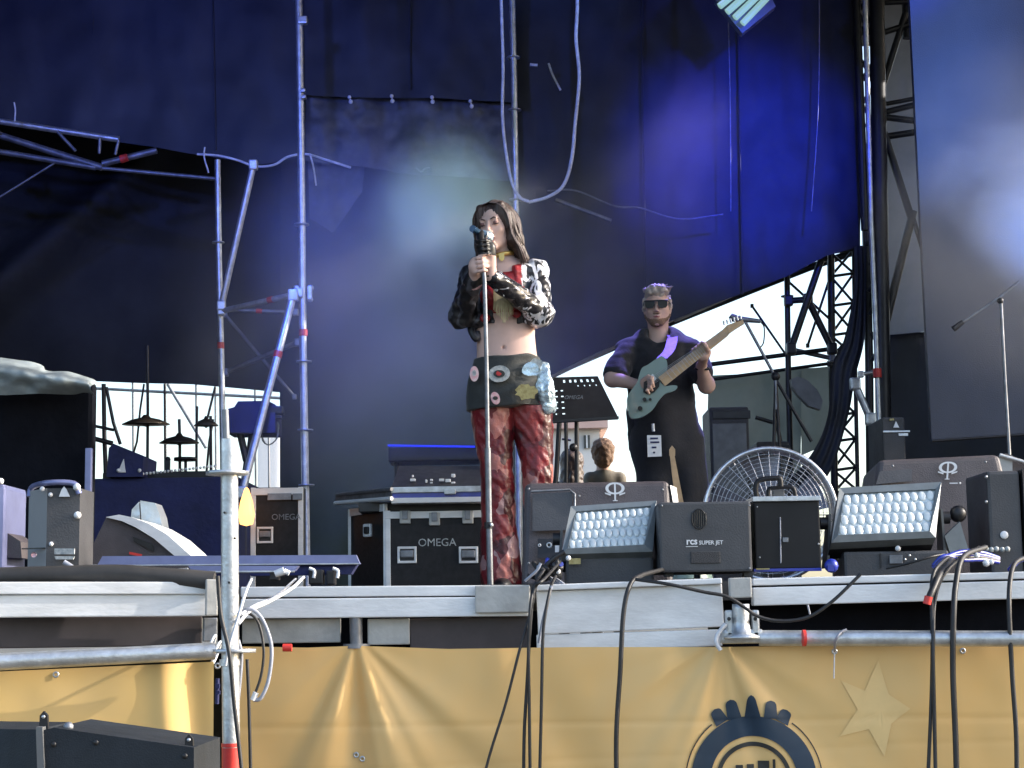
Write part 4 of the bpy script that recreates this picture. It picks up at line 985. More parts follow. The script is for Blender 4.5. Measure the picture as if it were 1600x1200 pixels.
fc = flightcase(602, 768, 798, 8.55, .7, 'black flight case lettered OMEGA with metal edges, behind the singer', word='OMEGA', wp=(683, 848), lat=((633, 808), (679, 811), (731, 808)), han=((636, 867, 26, 22), (732, 867, 26, 22)))
A = [at(547, 796, 8.95), at(602, 793, 8.56)]; zt = A[0].z
sd_ = MB().prism([Vector((A[0].x, 8.95, DZ)), Vector((A[1].x, 8.56, DZ)), Vector((A[1].x, 8.56, A[1].z - .005)), Vector((A[0].x, 8.95, A[1].z - .005))], (.02, .03, 0)); obj('side_panel', sd_, 'case', fc)
for f_ in (0, 1):
    p = A[0].lerp(A[1], f_); obj('edge_strip', MB().box((p.x, p.y, (DZ + zt) / 2), (.02, .02, zt - DZ), None, .003), 'alu', fc)
obj('edge_strip', MB().prism([Vector((A[0].x, 8.93, zt)), Vector((A[1].x, 8.54, zt)), Vector((A[1].x, 8.54, zt - .035)), Vector((A[0].x, 8.93, zt - .035))], (0, .02, 0)), 'alu', fc)
c = at(575, 829, 8.72); hh = obj('handle', MB().box(c + Vector((0, -.02, .0)), (.05, .02, .065), Matrix.Rotation(R(-35), 3, 'Z'), .008), 'alu', fc)
obj('grip', MB().box(c + Vector((-.005, -.035, .0)), (.03, .012, .035), Matrix.Rotation(R(-35), 3, 'Z'), .006), 'steelblack', hh)
t = thing('case_tray', 'shallow open case lid with metal rims resting on flight case', 'case lid', at(650, 795, 8.5))
fbox('tray', 612, 768, 770, 780, 8.46, .6, 'cable_blue', t, .004)
fbox('rim', 611, 761, 771, 768, 8.45, .62, 'galv', t, .003); fbox('rim', 611, 778, 771, 784, 8.45, .62, 'alu', t, .003)
obj('side_rim', MB().prism([at(524, 773, 8.9), at(612, 766, 8.45), at(612, 776, 8.45), at(524, 785, 8.9)], (.01, .05, 0)), 'galv_dark', t)
obj('side_rim', MB().tube([at(524, 786, 8.88), at(612, 779, 8.43)], .011, 8), 'alu', t); obj('side_rim', MB().tube([at(526, 773, 8.88), at(612, 764, 8.43)], .009, 8), 'galv_dark', t)
fbox('liner', 560, 785, 768, 797, 8.6, .5, 'dark', t, .004)
fbox('catch', 694, 764, 712, 772, 8.43, .02, 'galv', t, .003)
t = thing('mixing_desk', 'dark mixing desk with small lit keys standing on the case lid', 'mixing desk', at(690, 760, 8.7))
a_, b_, c_, d_ = at(624, 728, 8.95), at(772, 728, 8.95), at(772, 760, 8.6), at(612, 760, 8.6)
obj('body', MB().prism([a_, b_, c_, d_], (0, .06, -.03)), 'steelblack', t)
kk = MB()
for (x, y, w2, h2) in ((645, 750, 8, 4), (666, 752, 3, 5), (674, 750, 4, 3), (674, 755, 4, 3), (690, 750, 8, 4), (700, 751, 8, 5), (708, 743, 6, 5), (708, 755, 6, 4), (645, 744, 3, 3)):
    q_ = obj('key', MB().box(at(x, y, 8.66), (w2 * mpp(8.6), .02, h2 * mpp(8.6)), None, .002), 'white', t)
t = thing('keyboard_stand', 'keyboard with blue lit front edge behind the flight case', 'keyboard', deckpt(690, 10.4))
obj('body', MB().box(at(690, 712, 10.6), (.62, .3, .09), None, .01), 'steelblack', t)
M['blue_led'] = emis('blue_led_strip', (.02, .04, 1.0), .35)
obj('light_strip', MB().cyl(at(606, 696, 10.4), at(742, 698, 10.4), .006, 6), 'blue_led', t)
for x in (620, 760): obj('leg', MB().cyl(at(x, 712, 10.55), deckpt(x, 10.55), .015), 'steelblack', t)
# rear OMEGA case
fc2 = flightcase(392, 474, 762, 9.8, .12, 'dark flight case with faint OMEGA lettering behind the slim post', word=None, lat=(), han=((414, 836, 22, 22),))
text('OMEGA', 13 * mpp(9.8), at(447, 808, 9.79), 'galv_dark', fc2)
fbox('label_plate', 418, 771, 455, 781, 9.78, .01, 'galv_dark', fc2, .002); fbox('label_plate', 457, 771, 472, 781, 9.78, .01, 'galv_dark', fc2, .002)

# ---- left: LED battens
t = thing('led_batten', 'long blue grey light batten lying at the stage edge', 'stage light', deckpt(360, 6.2))
mb = MB().prism([at(160, 869, 6.1), at(556, 867, 6.1), at(562, 881, 6.1), at(152, 883, 6.1)], (0, .05, 0)); 
M['batten'] = mat('blue_grey_batten', (.20, .22, .40), .35, .4, scale=8, var=.15)
obj('face', mb, 'batten', t)
obj('under_body', MB().prism([at(380, 883, 6.12), at(558, 881, 6.12), at(548, 897, 6.12), at(392, 900, 6.12)], (0, .08, 0)), 'cloth_blue', t)
obj('edge', MB().tube([at(154, 884, 6.09), at(561, 881, 6.09)], .003, 6), 'galv', t)
obj('foot', MB().box(at(495, 902, 6.1), (.05, .06, .05), None, .006), 'steelblack', t); obj('foot', MB().box(at(518, 903, 6.1), (.03, .06, .05), None, .006), 'steelblack', t)
for x in (487, 524): obj('clip', MB().tube(spline(pxs([(x - 4, 888), (x + 4, 892), (x + 3, 903)], 6.06), 5), .006, 6), 'white', t)
t = thing('led_batten', 'short blue grey light batten lying just below the long one', 'stage light', at(385, 905, 6.0))
obj('face', MB().prism([at(294, 884, 5.95), at(466, 884, 5.95), at(460, 892, 5.95), at(300, 893, 5.95)], (0, .05, 0)), 'batten', t)
obj('edge', MB().tube([at(300, 894, 5.94), at(460, 893, 5.94)], .004, 6), 'galv', t)
obj('foot', MB().box(at(300, 900, 5.97), (.03, .05, .03), None, .004), 'steelblack', t); obj('foot', MB().box(at(430, 900, 5.97), (.03, .05, .03), None, .004), 'steelblack', t)
t = tag(obj('cable_plug', MB().tube(pxs([(430, 897), (444, 892)], 5.9), [.012, .014], 10).tube(pxs([(444, 892), (452, 896)], 5.9), .009, 8), 'white'), 'white cable plug under the light batten', 'plug')

# ---- left wedge with silver shield
t = thing('floor_monitor', 'dark side-on wedge monitor with pale grille edge, at left', 'monitor speaker', deckpt(220, 6.6), 'floor monitors along the stage')
obj('cabinet', MB().prism([at(140, 893, 6.5), at(140, 862, 6.5), at(166, 808, 6.5), at(182, 812, 6.5), at(290, 866, 6.5), at(300, 893, 6.5)], (0, .4, 0)), 'speaker_brown', t)
gr = MB(); pl = pxs([(165, 808), (190, 814), (212, 824), (240, 841), (272, 868), (300, 870), (262, 836), (232, 818), (205, 808), (186, 804)], 6.47); gr.prism(pl, (0, .45, 0)); obj('grille', gr, 'alu', t)
obj('handle_slot', MB().prism([at(207, 838, 6.49), at(238, 851, 6.49), at(240, 862, 6.49), at(210, 846, 6.49)], (0, .01, 0)), 'dark', t)
tag(obj('adhesive_strip', MB().prism([at(202, 862, 6.485), at(222, 866, 6.485), at(221, 870, 6.485), at(202, 866, 6.485)], (0, .004, 0)), 'red'), 'short strip of red tape on the left wedge monitor', 'tape')
t = tag(obj('foil_hood', MB().prism([at(203, 820, 7.0), at(206, 796, 7.0), at(217, 784, 7.0), at(220, 824, 7.0)], (0, .1, 0)).prism([at(219, 782, 6.96), at(242, 786, 6.96), at(250, 806, 6.96), at(256, 838, 6.96), at(222, 826, 6.96)], (0, .14, 0)), 'foil'), 'crumpled silver foil hood standing behind the left wedge', 'foil hood')
# ---- left upright speakers
def upright(x0, x1, x2, y0, Y, label, word=True):
    t = thing('column_speaker', label, 'speaker', deckpt((x0 + x2) / 2, Y), 'upright speakers on the left wing')
    a = at(x1, y0 + 8, Y); l = at(x0, y0 + 8, Y); r_ = at(x2, y0 + 6, Y); yl_ = Y + .10
    obj('side', MB().prism([Vector((l.x, yl_, DZ)), Vector((a.x, Y, DZ)), a, Vector((l.x, yl_, a.z))], (.03, .2, 0)), 'speaker_grey', t)
    obj('front', MB().prism([Vector((a.x, Y, DZ)), Vector((r_.x, Y + .01, DZ)), Vector((r_.x, Y + .01, a.z)), a], (0, .2, 0)), 'box_grey', t)
    obj('top_rim', MB().tube(spline([Vector((l.x, yl_, a.z - .02)), Vector((l.x + .01, yl_, a.z + .012)), a + Vector((0, -.004, .018)), Vector((r_.x - .02, Y + .0, a.z + .015)), Vector((r_.x, Y + .0, a.z - .02))], 5), .010, 8), 'batten', t)
    return t, a, r_
t, a, r_ = upright(33, 74, 124, 755, 6.0, 'upright speaker with triangle badge standing on the left wing')
Y = 5.995
obj('badge', MB().prism([at(92, 776, Y), at(109, 776, Y), at(104, 765, Y), at(100, 760, Y), at(96, 765, Y)], (0, .004, 0)), 'white', t)
obj('seam', MB().box(at(53, 857, 6.02), (42 * mpp(6), .01, .004), Matrix.Rotation(R(-20), 3, 'Z')), 'dark', t)
for x, y, s_ in ((79, 773, .008), (120, 761, .013), (121, 805, .013), (80, 850, .008), (66, 764, .009)): obj('bolt', MB().ball(at(x, y, 5.995), s_, 10), 'white', t)
lb = obj('socket_plate', MB().prism([at(85, 857, Y - .02), at(116, 857, Y - .02), at(116, 866, Y - .02), at(85, 866, Y - .02)], (0, .01, 0)), 'patch_white', t)
obj('socket_plate', MB().prism([at(85, 869, Y - .02), at(116, 869, Y - .02), at(114, 874, Y - .02), at(87, 874, Y - .02)], (0, .01, 0)), 'patch_white', t)
obj('side_sticker', MB().lathe(at(53, 867, 6.0), (0, -1, 0), [(0, 0), (.009, 0), (.009, .003)], 12), 'patch_pink', t)
t = thing('column_speaker', 'blue edged speaker cut off by the left picture border', 'speaker', deckpt(-10, 6.3), 'upright speakers on the left wing')
fbox('cabinet', -60, 756, 4, 900, 6.3, .3, 'batten', t, .02, True); obj('bolt', MB().ball(at(1, 752, 6.28), .012, 10), 'white', t)
t = tag(obj('covered_lamp', MB().prism([at(-20, 870, 6.35), at(-20, 835, 6.35), at(12, 833, 6.35), at(32, 846, 6.35), at(34, 872, 6.35)], (0, .2, 0)), 'speaker_brown'), 'low dark covered lamp between the two left speakers', 'lamp')
# ---- black booth with crumpled tarp, left
t = thing('side_booth', 'black curtained booth at left, behind the upright speakers', 'booth', deckpt(60, 7.6))
fbox('front_curtain', -80, 600, 141, 900, 7.6, .08, 'void', t, .02, True)
fbox('corner_strip', 133, 700, 140, 878, 7.55, .03, 'batten', t, .004, True)
mb = MB(); n = 60; vs_ = []
tl = spline(pxs([(-40, 556), (10, 560), (60, 568), (72, 578), (110, 582), (145, 592), (153, 600)], 7.5), 8); bl_ = spline(pxs([(-40, 618), (10, 618), (60, 616), (110, 616), (130, 613), (145, 616), (151, 622)], 7.45), 8)
for a, b in zip(tl, bl_):
    for i in range(13):
        u = i / 12; p = a.lerp(b, u); d = .05 * noise.noise(Vector((p.x * 6, 1, p.z * 14))) + .025 * noise.noise(Vector((p.x * 19, 4, p.z * 34))); p.y += d - .12 * math.sin(u * math.pi); vs_.append(p)
mb.add(vs_, [(j * 13 + i, j * 13 + i + 1, (j + 1) * 13 + i + 1, (j + 1) * 13 + i) for j in range(len(tl) - 1) for i in range(12)], True)
tag(obj('crumpled_tarp', mb, 'tarp_white', fixn=False), 'crumpled pale grey tarp thrown over the left booth roof', 'tarpaulin')

# ---- drum riser, drums
YD = 11.6
t = thing('drum_riser', 'drum riser skirted in dark blue cloth at left rear', 'riser', deckpt(250, 10.8))
fbox('skirt', 139, 748, 372, 900, 10.6, 1.6, 'cloth_blue', t, .01, True)
fbox('deck', 160, 738, 345, 748, 10.7, 1.5, 'steelblack', t, .01)
for i in range(14): pass
t2_ = thing('wedge_speaker', 'dark blue wedge speaker with pale cone, on the drum riser', 'speaker', at(195, 745, 10.6))
obj('cabinet', MB().prism([at(166, 745, 10.55), at(170, 700, 10.55), at(177, 693, 10.55), at(224, 712, 10.55), at(222, 745, 10.55)], (0, .4, 0)), 'cloth_blue', t2_)
obj('horn', MB().prism([at(184, 738, 10.54), at(193, 717, 10.54), at(196, 738, 10.54)], (0, .01, 0)), 'white', t2_)
for x in (185, 218): obj('corner', MB().ball(at(x, 735, 10.54), .012, 8), 'white', t2_)
def cym(cx, cy, w2, Y, label, stand, tilt=0):
    t = thing('cymbal', label, 'cymbal', at(stand[-1][0], stand[-1][1], Y), 'cymbals of the drum kit'); r = w2 / 2 * mpp(Y)
    ax = Vector((math.sin(R(tilt)), -.04, math.cos(R(tilt))))
    obj('disc', MB().lathe(at(cx, cy, Y), ax, [(0, .05), (r * .1, .05), (r * .2, .032), (r * .6, .018), (r, -.010), (r, -.016), (r * .2, -.020), (0, -.03)], 28), 'bronze', t)
    obj('stand', MB().tube(pxs(stand, Y), .011, 6), 'steelblack', t)
    obj('wing_nut', MB().tube([at(cx, cy - 8, Y), at(cx, cy, Y)], .01, 6), 'steelblack', t)
    return t
cym(228, 660, 74, YD, 'large flat cymbal, highest on the drum kit', [(230, 540), (231, 640), (230, 760)])
cym(280, 689, 62, YD - .2, 'smaller cymbal low in the middle of the drum kit', [(280, 655), (281, 690), (281, 760)])
cym(322, 662, 38, YD, 'small cymbal on a stand beside the slim post', [(329, 650), (330, 760)])
def stick(pts, Y, r, label, nm='drum_stand', m='steelblack'): return tag(obj(nm, MB().tube(pxs(pts, Y), r, 6), m), label, 'stand', 'stands of the drum kit')
stick([(162, 600), (163, 680), (166, 760)], 11.3, .016, 'straight dark stand at left end of the drum kit')
stick([(166, 605), (177, 660), (188, 694)], 11.2, .012, 'dark boom arm slanting down beside the left drum stand')
stick([(140, 664), (178, 672)], 11.2, .010, 'short level arm at left of the drum kit')
stick([(138, 683), (176, 693)], 11.2, .016, 'thick level arm at left of the drum kit')
stick([(225, 600), (219, 640), (214, 690), (205, 720)], 11.9, .008, 'thin leaning stand behind the high cymbal')
stick([(308, 635), (307, 680), (307, 745)], 11.8, .010, 'thin upright stand right of the middle cymbal')
stick([(333, 655), (327, 690), (322, 745)], 11.8, .009, 'thin leaning stand beside the slim post')
stick([(336, 605), (325, 650), (320, 665)], 11.9, .009, 'thin boom reaching the small cymbal')
stick([(257, 600), (258, 745)], 12.2, .008, 'upright thin pole behind the middle cymbal')
t = thing('snare_drum', 'small shallow drum low on the riser, centre of the kit', 'drum', at(290, 745, 11.4))
obj('shell', MB().lathe(at(290, 720, 11.4), (0, 0, 1), [(0, 0), (.075, 0), (.075, .02), (0, .02)], 20), 'steelblack', t); obj('stand', MB().cyl(at(290, 720, 11.4), at(290, 745, 11.4), .01), 'steelblack', t)
obj('lug', MB().ball(at(262, 718, 11.4), .02, 8).box(at(262, 728, 11.4), (.03, .03, .08)), 'steelblack', t)
for i in range(12): pass
rk = MB()
for i in range(22): x = 218 + i * 5.6; rk.ball(at(x, 741 - i * .6, 10.58), .009, 6)
tag(obj('pearl_light_string', rk, 'white'), 'string of tiny pale bulbs along the drum riser edge', 'light string')
# camera box on stand
t = thing('camera_head', 'dark blue boxy camera head on a forked tripod at left', 'camera', deckpt(385, 10.9))
obj('body', MB().prism([at(354, 676, 10.8), at(352, 640, 10.8), at(366, 636, 10.8), at(372, 627, 10.8), at(418, 626, 10.8), at(430, 632, 10.8), at(430, 676, 10.8)], (0, .3, 0)), 'cloth_blue', t)
obj('lens', MB().box(at(433, 642, 10.85), (.08, .1, .05), None, .01).box(at(434, 652, 10.85), (.06, .08, .02)), 'steelblack', t)
for a, b in (((375, 676), (385, 720)), ((394, 676), (389, 720)), ((387, 715), (380, 765)), ((380, 760), (379, 880))): obj('leg', MB().cyl(at(*a, 10.9), at(*b, 10.9), .022), 'steelblack', t)
# coiled wire right of it
c_ = at(423, 676, 10.9); mb = MB().tube([c_ + Vector((.05 * math.cos(k * .35) * (1 + .1 * math.sin(k)), 0, .075 * math.sin(k * .35 + .3))) for k in range(54)], .004, 5); tag(obj('wire_coil', mb, 'galv_dark'), 'loose wire coil hanging right of the camera head', 'wire')
# added glowing body, imitates peach sky seen through a gap
M['amber'] = emis('peach_sky_glow', (1.0, .42, .12), 1.3)
mb = MB().lathe(at(385, 822, 9.6), (0, 0, 1), [(0, 0), (.035, .01), (.045, .06), (.034, .13), (.012, .20), (0, .21)], 16)
tag(obj('sky_gap_glow', mb, 'amber'), 'teardrop shaped glowing body imitating sky in a gap beside the rear flight case', 'lamp')

# ---- music stand
t = thing('music_stand', 'black perforated music stand lettered OMEGA between singer and guitarist', 'music stand', deckpt(901, 9.0))
TLm, TRm, BRm, BLm = at(864, 590, 9.1), at(934, 588, 9.1), at(966, 652, 8.95), at(864, 658, 8.95)
# desk plate with real holes: strips between hole rows built as a grid
def desk():
    mb = MB(); nx, ny = 46, 30; holes = []
    for k in range(6): holes.append(((878 - 864 + k * 9 + 4) / 74, .10, .020))
    for k in range(4): holes.append(((902 - 864 + k * 9) / 74, .22, .012))
    for r_ in range(5):
        for k in range(2): holes.append((.06 + k * .11, .32 + r_ * .13, .014))
    vs_ = []; keep = []
    for j in range(ny + 1):
        for i in range(nx + 1): vs_.append(quadpt([TLm, TRm, BRm, BLm], i / nx, j / ny))
    for j in range(ny):
        for i in range(nx):
            u, v = (i + .5) / nx, (j + .5) / ny
            if any(((u - a) * 1.0) ** 2 + ((v - b) * .9) ** 2 < c * c * 1.6 for a, b, c in holes): continue
            keep.append((j * (nx + 1) + i, j * (nx + 1) + i + 1, (j + 1) * (nx + 1) + i + 1, (j + 1) * (nx + 1) + i))
    n0 = len(vs_); nn = Vector((0, .006, .002)); vs2 = vs_ + [v + nn for v in vs_]
    mb.add(vs2, keep + [tuple(k + n0 for k in f_)[::-1] for f_ in keep]); return mb
obj('desk', desk(), 'steelblack', t, fixn=False)
obj('ledge', MB().prism([BLm, BRm, BRm + Vector((0, -.05, 0)), BLm + Vector((0, -.05, 0))], (0, 0, -.012)), 'steelblack', t)
text('OMEGA', 8.5 * mpp(9), at(896, 621, 9.0), 'galv_dark', t, shear=.3)
obj('pole', MB().cyl(at(901, 655, 9.0), deckpt(901, 9.0), .012), 'steelblack', t)
obj('height_knob', MB().ball(at(896, 699, 8.98), .022, 10), 'steelblack', t)
for dx in (-.22, .2, .03): obj('leg', MB().cyl(at(901, 830, 9.0), deckpt(901, 9.0) + Vector((dx, -.1 if dx > .1 else .15, 0)), .009), 'steelblack', t)
t = thing('tripod_stand', 'dark folded tripod stand behind the music stand', 'stand', deckpt(872, 9.6))
obj('leg', MB().tube(pxs([(874, 656), (870, 730), (864, 800)], 9.6), .014, 6), 'steelblack', t); obj('leg', MB().tube(pxs([(884, 656), (885, 712), (884, 800)], 9.6), .011, 6), 'steelblack', t)
obj('clamp', MB().tube(pxs([(878, 686), (892, 688)], 9.6), .006, 6), 'steelblack', t)
# amplifiers behind guitarist
def amp(x0, y0, x1, Y, d, label):
    t = thing('guitar_amplifier', label, 'amplifier', deckpt((x0 + x1) / 2, Y), 'amplifiers behind the guitarist')
    fbox('cabinet', x0, y0, x1, 900, Y, d, 'speaker', t, .015, True); a = at(x0 + 5, y0 + 10, Y); b = at(x1 - 5, 870, Y)
    fbox('grille', x0 + 5, y0 + 26, x1 - 5, 880, Y - .008, .01, 'grey_metal', t, .004)
    fbox('control_panel', x0 + 5, y0 + 6, x1 - 5, y0 + 18, Y - .008, .01, 'steelblack', t, .004)
    return t
amp(1108, 636, 1178, 11.6, .45, 'tall dark amplifier stack just right of the guitarist')
amp(1182, 690, 1240, 12.1, .4, 'lower dark amplifier behind the boom stand legs')
t = thing('amp_head', 'black rack unit with white triangle badge at right rear', 'amplifier', deckpt(1397, 9.4))
fbox('cabinet', 1378, 652, 1424, 900, 9.7, .4, 'speaker', t, .01, True)
obj('badge', MB().prism([at(1396, 668, 9.69), at(1405, 668, 9.69), at(1400, 658, 9.69)], (0, .004, 0)), 'white', t)
fbox('trim', 1380, 673, 1422, 675, 9.69, .01, 'galv', t, .001); fbox('name_plate', 1404, 677, 1419, 681, 9.69, .01, 'galv', t, .001); fbox('name_plate', 1390, 654, 1397, 657, 9.69, .01, 'patch_yellow', t, .001)
# boom stand by guitarist
t = thing('boom_microphone', 'microphone on a boom stand at the guitar headstock', 'microphone stand', deckpt(1212, 10.6))
YM = 10.4
obj('microphone', MB().tube(pxs([(1141, 493), (1146, 497), (1150, 498)], YM), [.016, .024, .022], 12).tube(pxs([(1150, 498), (1188, 502)], YM), [.019, .012], 12), 'galv_dark', t)
obj('boom', MB().tube(pxs([(1163, 500), (1212, 590)], YM), .009, 8), 'galv_dark', t)
obj('pole', MB().tube(pxs([(1212, 588), (1212, 640)], YM), .011, 8), 'galv_dark', t); 
obj('joint', MB().ball(at(1212, 588, YM), .028, 10), 'steelblack', t)
for a in ((1206, 800), (1224, 800), (1268, 690)): obj('leg', MB().cyl(at(1212, 592, YM), at(*a, YM), .010), 'steelblack', t)
cable('mic_lead', [(1188, 502), (1194, 512), (1193, 535), (1186, 545)], YM, .004, 'rubber', 'thin black lead looping from the boom microphone')
cable('broken_boom_arm', [(1180, 652), (1200, 658), (1212, 664), (1220, 690)], 10.8, .012, 'steelblack', 'thick dark cable bundle clipped low on the boom stand', 'cable')
# leaf shaped dark guitar case / gear on the green screen
mb = MB().prism([at(x, y, 12.0) for x, y in ((1236, 592), (1246, 588), (1262, 594), (1276, 608), (1286, 626), (1282, 640), (1264, 634), (1248, 618), (1238, 604))], (0, .08, 0))
tag(obj('hanging_gobo', mb, 'grey_metal'), 'dark leaf shaped board hanging on the green screen', 'board')
# right tall boom mic
t = thing('tall_boom_microphone', 'tall microphone boom stand before the large grey screen', 'microphone stand', deckpt(1577, 8.3))
obj('pole', MB().tube(pxs([(1564, 474), (1570, 590), (1577, 706), (1583, 900)], 8.3), .008, 8), 'galv_dark', t)
obj('boom', MB().tube(pxs([(1500, 506), (1562, 464), (1592, 440)], 8.3), .006, 8), 'galv_dark', t)
obj('microphone', MB().tube(pxs([(1490, 514), (1504, 503)], 8.3), [.014, .011], 10), 'steelblack', t)
obj('joint', MB().ball(at(1563, 470, 8.3), .016, 10), 'steelblack', t)
# tan guitar neck beside guitarist
t = thing('stand_guitar', 'electric guitar on a stand, only its pale neck in view', 'guitar', deckpt(1063, 8.9))
obj('neck', MB().prism([at(1047, 712, 8.9), at(1054, 712, 8.9), at(1071, 800, 8.9), at(1057, 800, 8.9)], (0, .02, 0)), 'maple', t)
obj('headstock', MB().prism([at(1046, 712, 8.9), at(1046, 702, 8.9), at(1050, 696, 8.9), at(1055, 702, 8.9), at(1055, 712, 8.9)], (0, .015, 0)), 'maple', t)
obj('body', MB().tube([at(1064, 800, 8.95), at(1068, 860, 8.95), at(1070, 905, 8.95)], [.05, .12, .14], 16), 'teal', t)

# ---- flood lamp at the top, near line-array at bottom left
t = thing('flood_lamp', 'lit greenish flood lamp hanging at the top of the backdrop', 'stage light', at(1160, 30, 10.9))
M['lamp_glow'] = emis('lamp_glow', (.40, .72, .66), .22)
for k in range(4):
    obj('tube_lamp', MB().tube(pxs([(1124 + k * 12, 10 + k * 9), (1178 + k * 8, -34 + k * 9)], 10.9), .022, 8), 'lamp_glow', t)
obj('housing', MB().prism([at(1118, 0, 11.0), at(1160, 52, 11.0), at(1212, 10, 11.0), at(1180, -60, 11.0)], (0, .08, 0)), 'grey_metal', t)
t = thing('line_array_speaker', 'dark line array speaker with rigging lugs at bottom left', 'speaker', at(150, 1300, 4.0))
M['slate'] = mat('slate_speaker_paint', (.016, .021, .028), .6, scale=6, var=.3, bump=.2, bscale=250, spec=.3)
obj('front', MB().prism([at(70, 1260, 4.0), at(58, 1143, 4.0), at(84, 1137, 4.0), at(303, 1168, 4.0), at(303, 1260, 4.0)], (0, .35, 0)), 'slate', t)
obj('side', MB().prism([at(-60, 1260, 4.25), at(-60, 1138, 4.25), at(58, 1140, 4.02), at(70, 1260, 4.0)], (0, .30, 0)), 'slate', t)
obj('edge_bar', MB().prism([at(60, 1260, 3.99), at(56, 1136, 3.99), at(66, 1136, 3.99), at(72, 1260, 3.99)], (0, .03, 0)), 'grey_metal', t)
for x, y in ((68, 1124), (295, 1160)):
    e = obj('lug', MB().prism([at(x - 7, y + 16, 4.03), at(x - 6, y - 6, 4.03), at(x, y - 13, 4.03), at(x + 6, y - 6, 4.03), at(x + 7, y + 16, 4.03)], (0, .012, 0)), 'steelblack', t)
    obj('lug_eye', MB().lathe(at(x, y - 4, 4.025), (0, -1, 0), [(0, 0), (.004, 0), (.004, .002), (0, .002)], 10), 'galv', e)
obj('knob', MB().ball(at(107, 1136, 4.05), .012, 10), 'galv_dark', t)
for x, y in ((84, 1163), (150, 1160), (289, 1181)): obj('screw', MB().lathe(at(x, y, 4.0), (0, -1, 0), [(0, 0), (.006, 0), (.006, .003), (0, .003)], 10), 'dark', t)

# =================================================================== CABLES
def hang(name, pts, Y, r, m, label): return cable(name, pts, Y, r, m, label)
hang('hanging_cable', [(875, 878, 5.9), (850, 905, 5.52), (835, 920, 5.5), (829, 970), (824, 1060), (819, 1150), (818, 1260)], 5.48, .0055, 'rubber', 'black cable hanging from the bundle, straightest of the left trio')
hang('hanging_cable', [(850, 890, 5.7), (832, 925, 5.5), (826, 1000), (827, 1100), (829, 1260)], 5.47, .005, 'rubber', 'second black cable close beside the straightest one')
hang('hanging_cable', [(838, 915, 5.52), (828, 960, 5.5), (812, 1015), (790, 1100), (765, 1180), (745, 1260)], 5.47, .0045, 'rubber', 'black cable slanting down to the left from the bundle')
hang('hanging_cable', [(868, 900, 5.6), (860, 920, 5.5), (852, 960), (848, 1000), (846, 1100), (842, 1260)], 5.47, .005, 'rubber', 'black cable hanging right of the bundle')
hang('hanging_cable', [(862, 915, 5.5), (848, 970), (842, 1005)], 5.5, .0045, 'cable_grey', 'grey cable crossing behind the bundle on the front plate')
hang('hanging_cable', [(1035, 890, 6.0), (1000, 900, 5.6), (984, 915, 5.5), (974, 960), (969, 1050), (963, 1150), (964, 1260)], 5.48, .0075, 'rubber', 'thick black cable hanging alone across the middle of the banner')
hang('draped_cable', [(990, 905, 5.53), (1040, 912), (1100, 925), (1135, 932), (1165, 950), (1182, 962), (1215, 970), (1260, 965), (1300, 940), (1345, 897)], 5.46, .0055, 'rubber', 'cable draped over the front beam and past the bracket')
hang('hanging_cable', [(1500, 860, 6.0), (1470, 880, 5.6), (1456, 910, 5.5), (1457, 1000), (1455, 1100), (1448, 1260)], 5.46, .006, 'rubber', 'black cable hanging at right, left one of the pair')
hang('hanging_cable', [(1530, 855, 6.0), (1485, 885, 5.6), (1462, 930, 5.5), (1458, 1010), (1460, 1120), (1463, 1260)], 5.45, .006, 'rubber', 'black cable crossing the left one of the right pair')
hang('hanging_cable', [(1540, 855, 5.9), (1505, 870, 5.6), (1494, 910, 5.5), (1490, 960), (1489, 1050), (1493, 1150), (1496, 1260)], 5.45, .009, 'rubber', 'thickest black cable hanging down at the right')
hang('hanging_cable', [(1610, 868, 5.8), (1586, 880, 5.6), (1578, 910, 5.5), (1577, 960), (1582, 1060), (1588, 1150), (1589, 1260)], 5.45, .0075, 'rubber', 'black cable hanging nearest the right border')
hang('dangling_plug_cable', [(1490, 872, 5.8), (1470, 895, 5.55), (1458, 920, 5.48), (1450, 938, 5.46)], 5.46, .011, 'rubber', 'short thick cable end with red plug over the beam')
tag(obj('red_plug', MB().cyl(at(1451, 932, 5.45), at(1448, 944, 5.45), .0125, 10), 'red'), 'red plug hanging over the white front beam', 'plug')
cable('tie_line', [(1304, 1018, 5.52), (1306, 1000, 5.46), (1314, 988, 5.47), (1322, 984, 5.52)], 5.5, .004, 'cable_grey', 'pale tie holding the banner to the right pipe', 'tie')
cable('tie_line', [(1304, 1020, 5.5), (1303, 1060, 5.5)], 5.5, .002, 'cable_white', 'loose thin tail of the banner tie', 'tie')
cable('tie_hook', [(1134, 975), (1122, 990), (1119, 1004), (1126, 1016)], 5.48, .007, 'cable_white', 'white hooked tie beside the jack bracket', 'tie')
cable('tie_line', [(1262, 945), (1266, 962)], 5.5, .003, 'cable_grey', 'thin pale tie end below the right front beam', 'tie')
